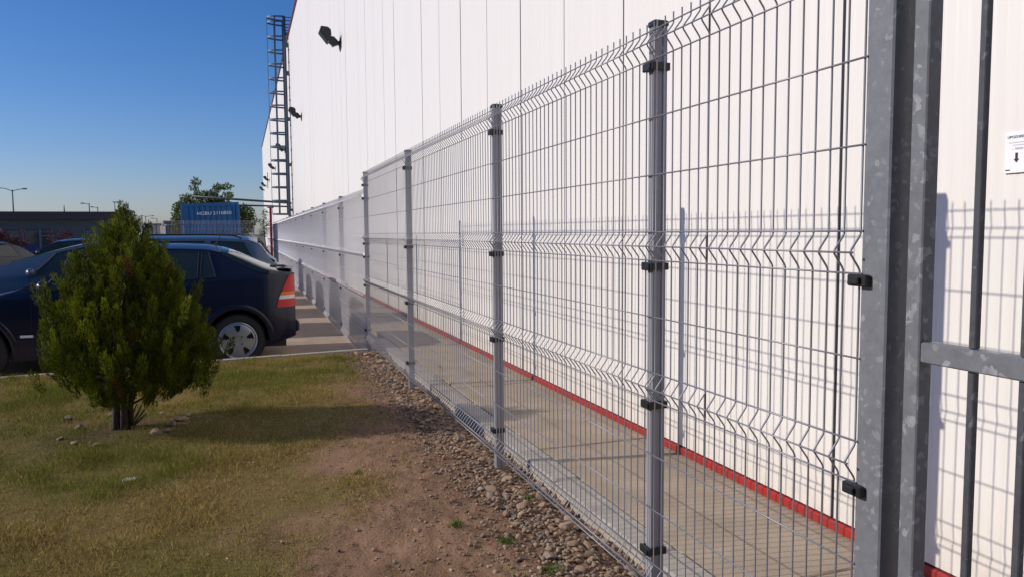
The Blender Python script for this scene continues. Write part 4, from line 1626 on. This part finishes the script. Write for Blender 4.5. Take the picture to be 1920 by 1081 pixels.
MB().box(-hw + 0.06, hw - 0.06, 0.16, 6.05, 0.03, 0.12).build('floor', MT['container'], ct)
tmm = text_mesh('HGBU 2110850', 0.19, MT['whitepaint'], 'lettering', 0.004)
o = obj('lettering', tmm, ct, (-hw + 0.60, 0.008, 2.36))
o.rotation_euler = (R(90), 0, 0)
bb = [v.co.x for v in tmm.vertices]
o.scale = (1.33 / (max(bb) - min(bb)), 1, 1)

# pale cabin left of the container, grey sheet sheds behind the fence
def shed(name, label, pxa, pxb, ytop, Y, depth, m, mtrim, cat='shed'):
    a, b = pix(pxa, ytop, Y), pix(pxb, ytop, Y)
    r = empty(name, ((a.x + b.x) / 2, Y, -0.25), 0, label, cat)
    w = (b.x - a.x) / 2
    h = a.z + 0.25
    MB().box(-w, w, 0, depth, 0, h - 0.1).build('wall', m, r)
    MB().bbox(-w - 0.06, w + 0.06, -0.06, depth + 0.06, h - 0.1, h, 0.01).build('roof', mtrim, r)
    k_ = max(2, int(2 * w / 0.8))
    for i_ in range(k_):
        x_ = -w + 2 * w * (i_ + 0.5) / k_
        MB().box(x_ - 0.03, x_ + 0.03, -0.025, -0.001, 0.02, h - 0.12).build('batten', mtrim, r)
    return r


shed('sheet_cabin', 'pale grey sheet metal cabin between the container and the low building', 270, 300, 419, 46, 3, MT['paleshed'], MT['lamppost'])
shed('white_cabinet', 'narrow pale cabinet against the left side of the blue container', 337, 343, 405, 36.5, 1.2, MT['paleshed'], MT['lamppost'], 'cabinet')
shed('far_hall', 'distant grey hall with roof units left of the container', 299, 345, 421, 120, 15, MT['greybldg'], MT['paleshed'], 'building')
shed('far_block', 'distant dark flat block behind the grey hall', 306, 330, 414, 160, 15, MT['darkroof'], MT['darkroof'], 'building')

# ------------------------------------------------------------------ low grey building on the left
BY = 60.0
xa, xb = pix(-260, 400, BY).x, pix(226, 400, BY).x
lb = empty('low_building', (xb, BY, -0.25), 0, 'low grey building with dark flat roof fascia and blue doors', 'building')
ln = xb - xa
zt = pix(100, 397, BY).z + 0.25
zf = pix(100, 411, BY).z + 0.25
MB().box(-ln, 0, 0, 4, 0, zf).build('wall', MT['greybldg'], lb)
fa_ = MB()
fa_.box(-ln - 0.3, 0.3, -0.45, 4.4, zf, zf + (zt - zf) * .42)
fa_.box(-ln - 0.2, 0.2, -0.30, 4.3, zf + (zt - zf) * .42, zt)
fa_.build('roof_fascia', MT['darkroof'], lb)
MB().box(-0.3, 0.5, 0.5, 3.5, zt, zt + 0.16).build('roof_unit', MT['darkroof'], lb)
zd = pix(60, 431, BY).z + 0.25
for (pa, pb_, nm, z0) in ((45, 74, 'door', 0.02), (78, 97, 'window', 0.9), (160, 168, 'window', 1.55), (5, 40, 'window', 0.9), (-60, -30, 'door', 0.02)):
    a, b = pix(pa, 440, BY).x - xb, pix(pb_, 440, BY).x - xb
    zz_ = zd if nm == 'door' or pa != 160 else zd
    f = MB().box(a, b, -0.06, -0.002, z0, zz_).build(nm, MT['bluedoor'], lb)
    MB().box(a + 0.06, b - 0.06, -0.075, -0.061, z0 + 0.08 + (0.9 if nm == 'door' else 0), zz_ - 0.06).build('pane', MT['lampglass'], f)
    MB().box(a - 0.07, a, -0.08, -0.002, z0, zz_ + 0.05).build('frame', MT['lamppost'], f)
    MB().box(b, b + 0.07, -0.08, -0.002, z0, zz_ + 0.05).build('frame', MT['lamppost'], f)
    if nm == 'window':
        MB().box(a, b, -0.09, -0.076, z0 + (zz_ - z0) * .6, z0 + (zz_ - z0) * .6 + 0.05).build('frame', MT['lamppost'], f)


# ------------------------------------------------------------------ street lamps, mast, gantry
def street_lamp(px_, ptop, Y, arms, label):
    t_ = pix(px_, ptop, Y)
    r = empty('street_lamp', (t_.x, Y, -0.3), 0, label, 'street lamp', 'street lamps beyond the car park')
    h = t_.z + 0.3
    MB().tube([(0, 0, 0), (0, 0, h * .5), (0, 0, h)], [0.10, 0.085, 0.06], 8).build('pole', MT['lamppost'], r)
    for (ax, up_) in arms:
        MB().tube([(0, 0, h - 0.15), (ax * .5, 0, h - 0.15 + up_ * .8), (ax, 0, h - 0.15 + up_)], 0.04, 6).build('arm', MT['lamppost'], r)
        MB().bbox(ax - 0.35 if ax < 0 else ax - 0.1, ax + 0.1 if ax < 0 else ax + 0.35, -0.12, 0.12, h - 0.2 + up_, h - 0.05 + up_, 0.03).build('lamp_head', MT['lamppost'], r)
    return r


street_lamp(23, 356, 100, ((-1.3, 0.35), (1.1, 0.25)), 'tall double armed street lamp rising behind the low grey building')
street_lamp(167, 381, 120, ((-0.7, 0.1),), 'single armed street lamp above the roof, the taller of a pair')
street_lamp(183, 388, 140, ((-0.7, 0.1),), 'single armed street lamp above the roof, the shorter of a pair')
street_lamp(266, 405, 150, ((-0.8, 0.1),), 'small far single armed street lamp right of the evergreen top')
street_lamp(273, 405, 170, ((-0.6, 0.15), (1.2, 0.15)), 'small far double armed street lamp beyond the car park')
street_lamp(294, 409, 180, ((-0.8, 0.1),), 'smallest far street lamp next to the distant grey hall')
q = pix(120, 385, 130)
ms = empty('lattice_mast', (q.x, 130, -0.3), 0, 'thin lattice mast standing far behind the low building roof', 'mast')
m_ = MB()
h = q.z + 0.3
for s in (-1, 1):
    m_.tube([(s * 0.35, 0, 0), (0, 0, h)], 0.05, 5)
for kk in range(8):
    z1, z2 = h * kk / 8, h * (kk + 1) / 8
    m_.tube([(-0.35 * (1 - kk / 8), 0, z1), (0.35 * (1 - (kk + 1) / 8), 0, z2)], 0.03, 4)
m_.build('lattice', MT['lamppost'], ms)
a, b = pix(215, 379, 75), pix(224, 379, 75)
gn = empty('roof_gantry', (a.x, 75, -0.3), 0, 'slim goalpost shaped gantry behind the low building roof corner', 'gantry')
h = a.z + 0.3
w = b.x - a.x
for s in (0, w):
    MB().tube([(s, 0, 0), (s, 0, h)], 0.035, 6).build('leg', MT['lamppost'], gn)
MB().tube([(-0.15, 0, h), (w + 0.15, 0, h)], 0.04, 6).build('crossbar', MT['lamppost'], gn)
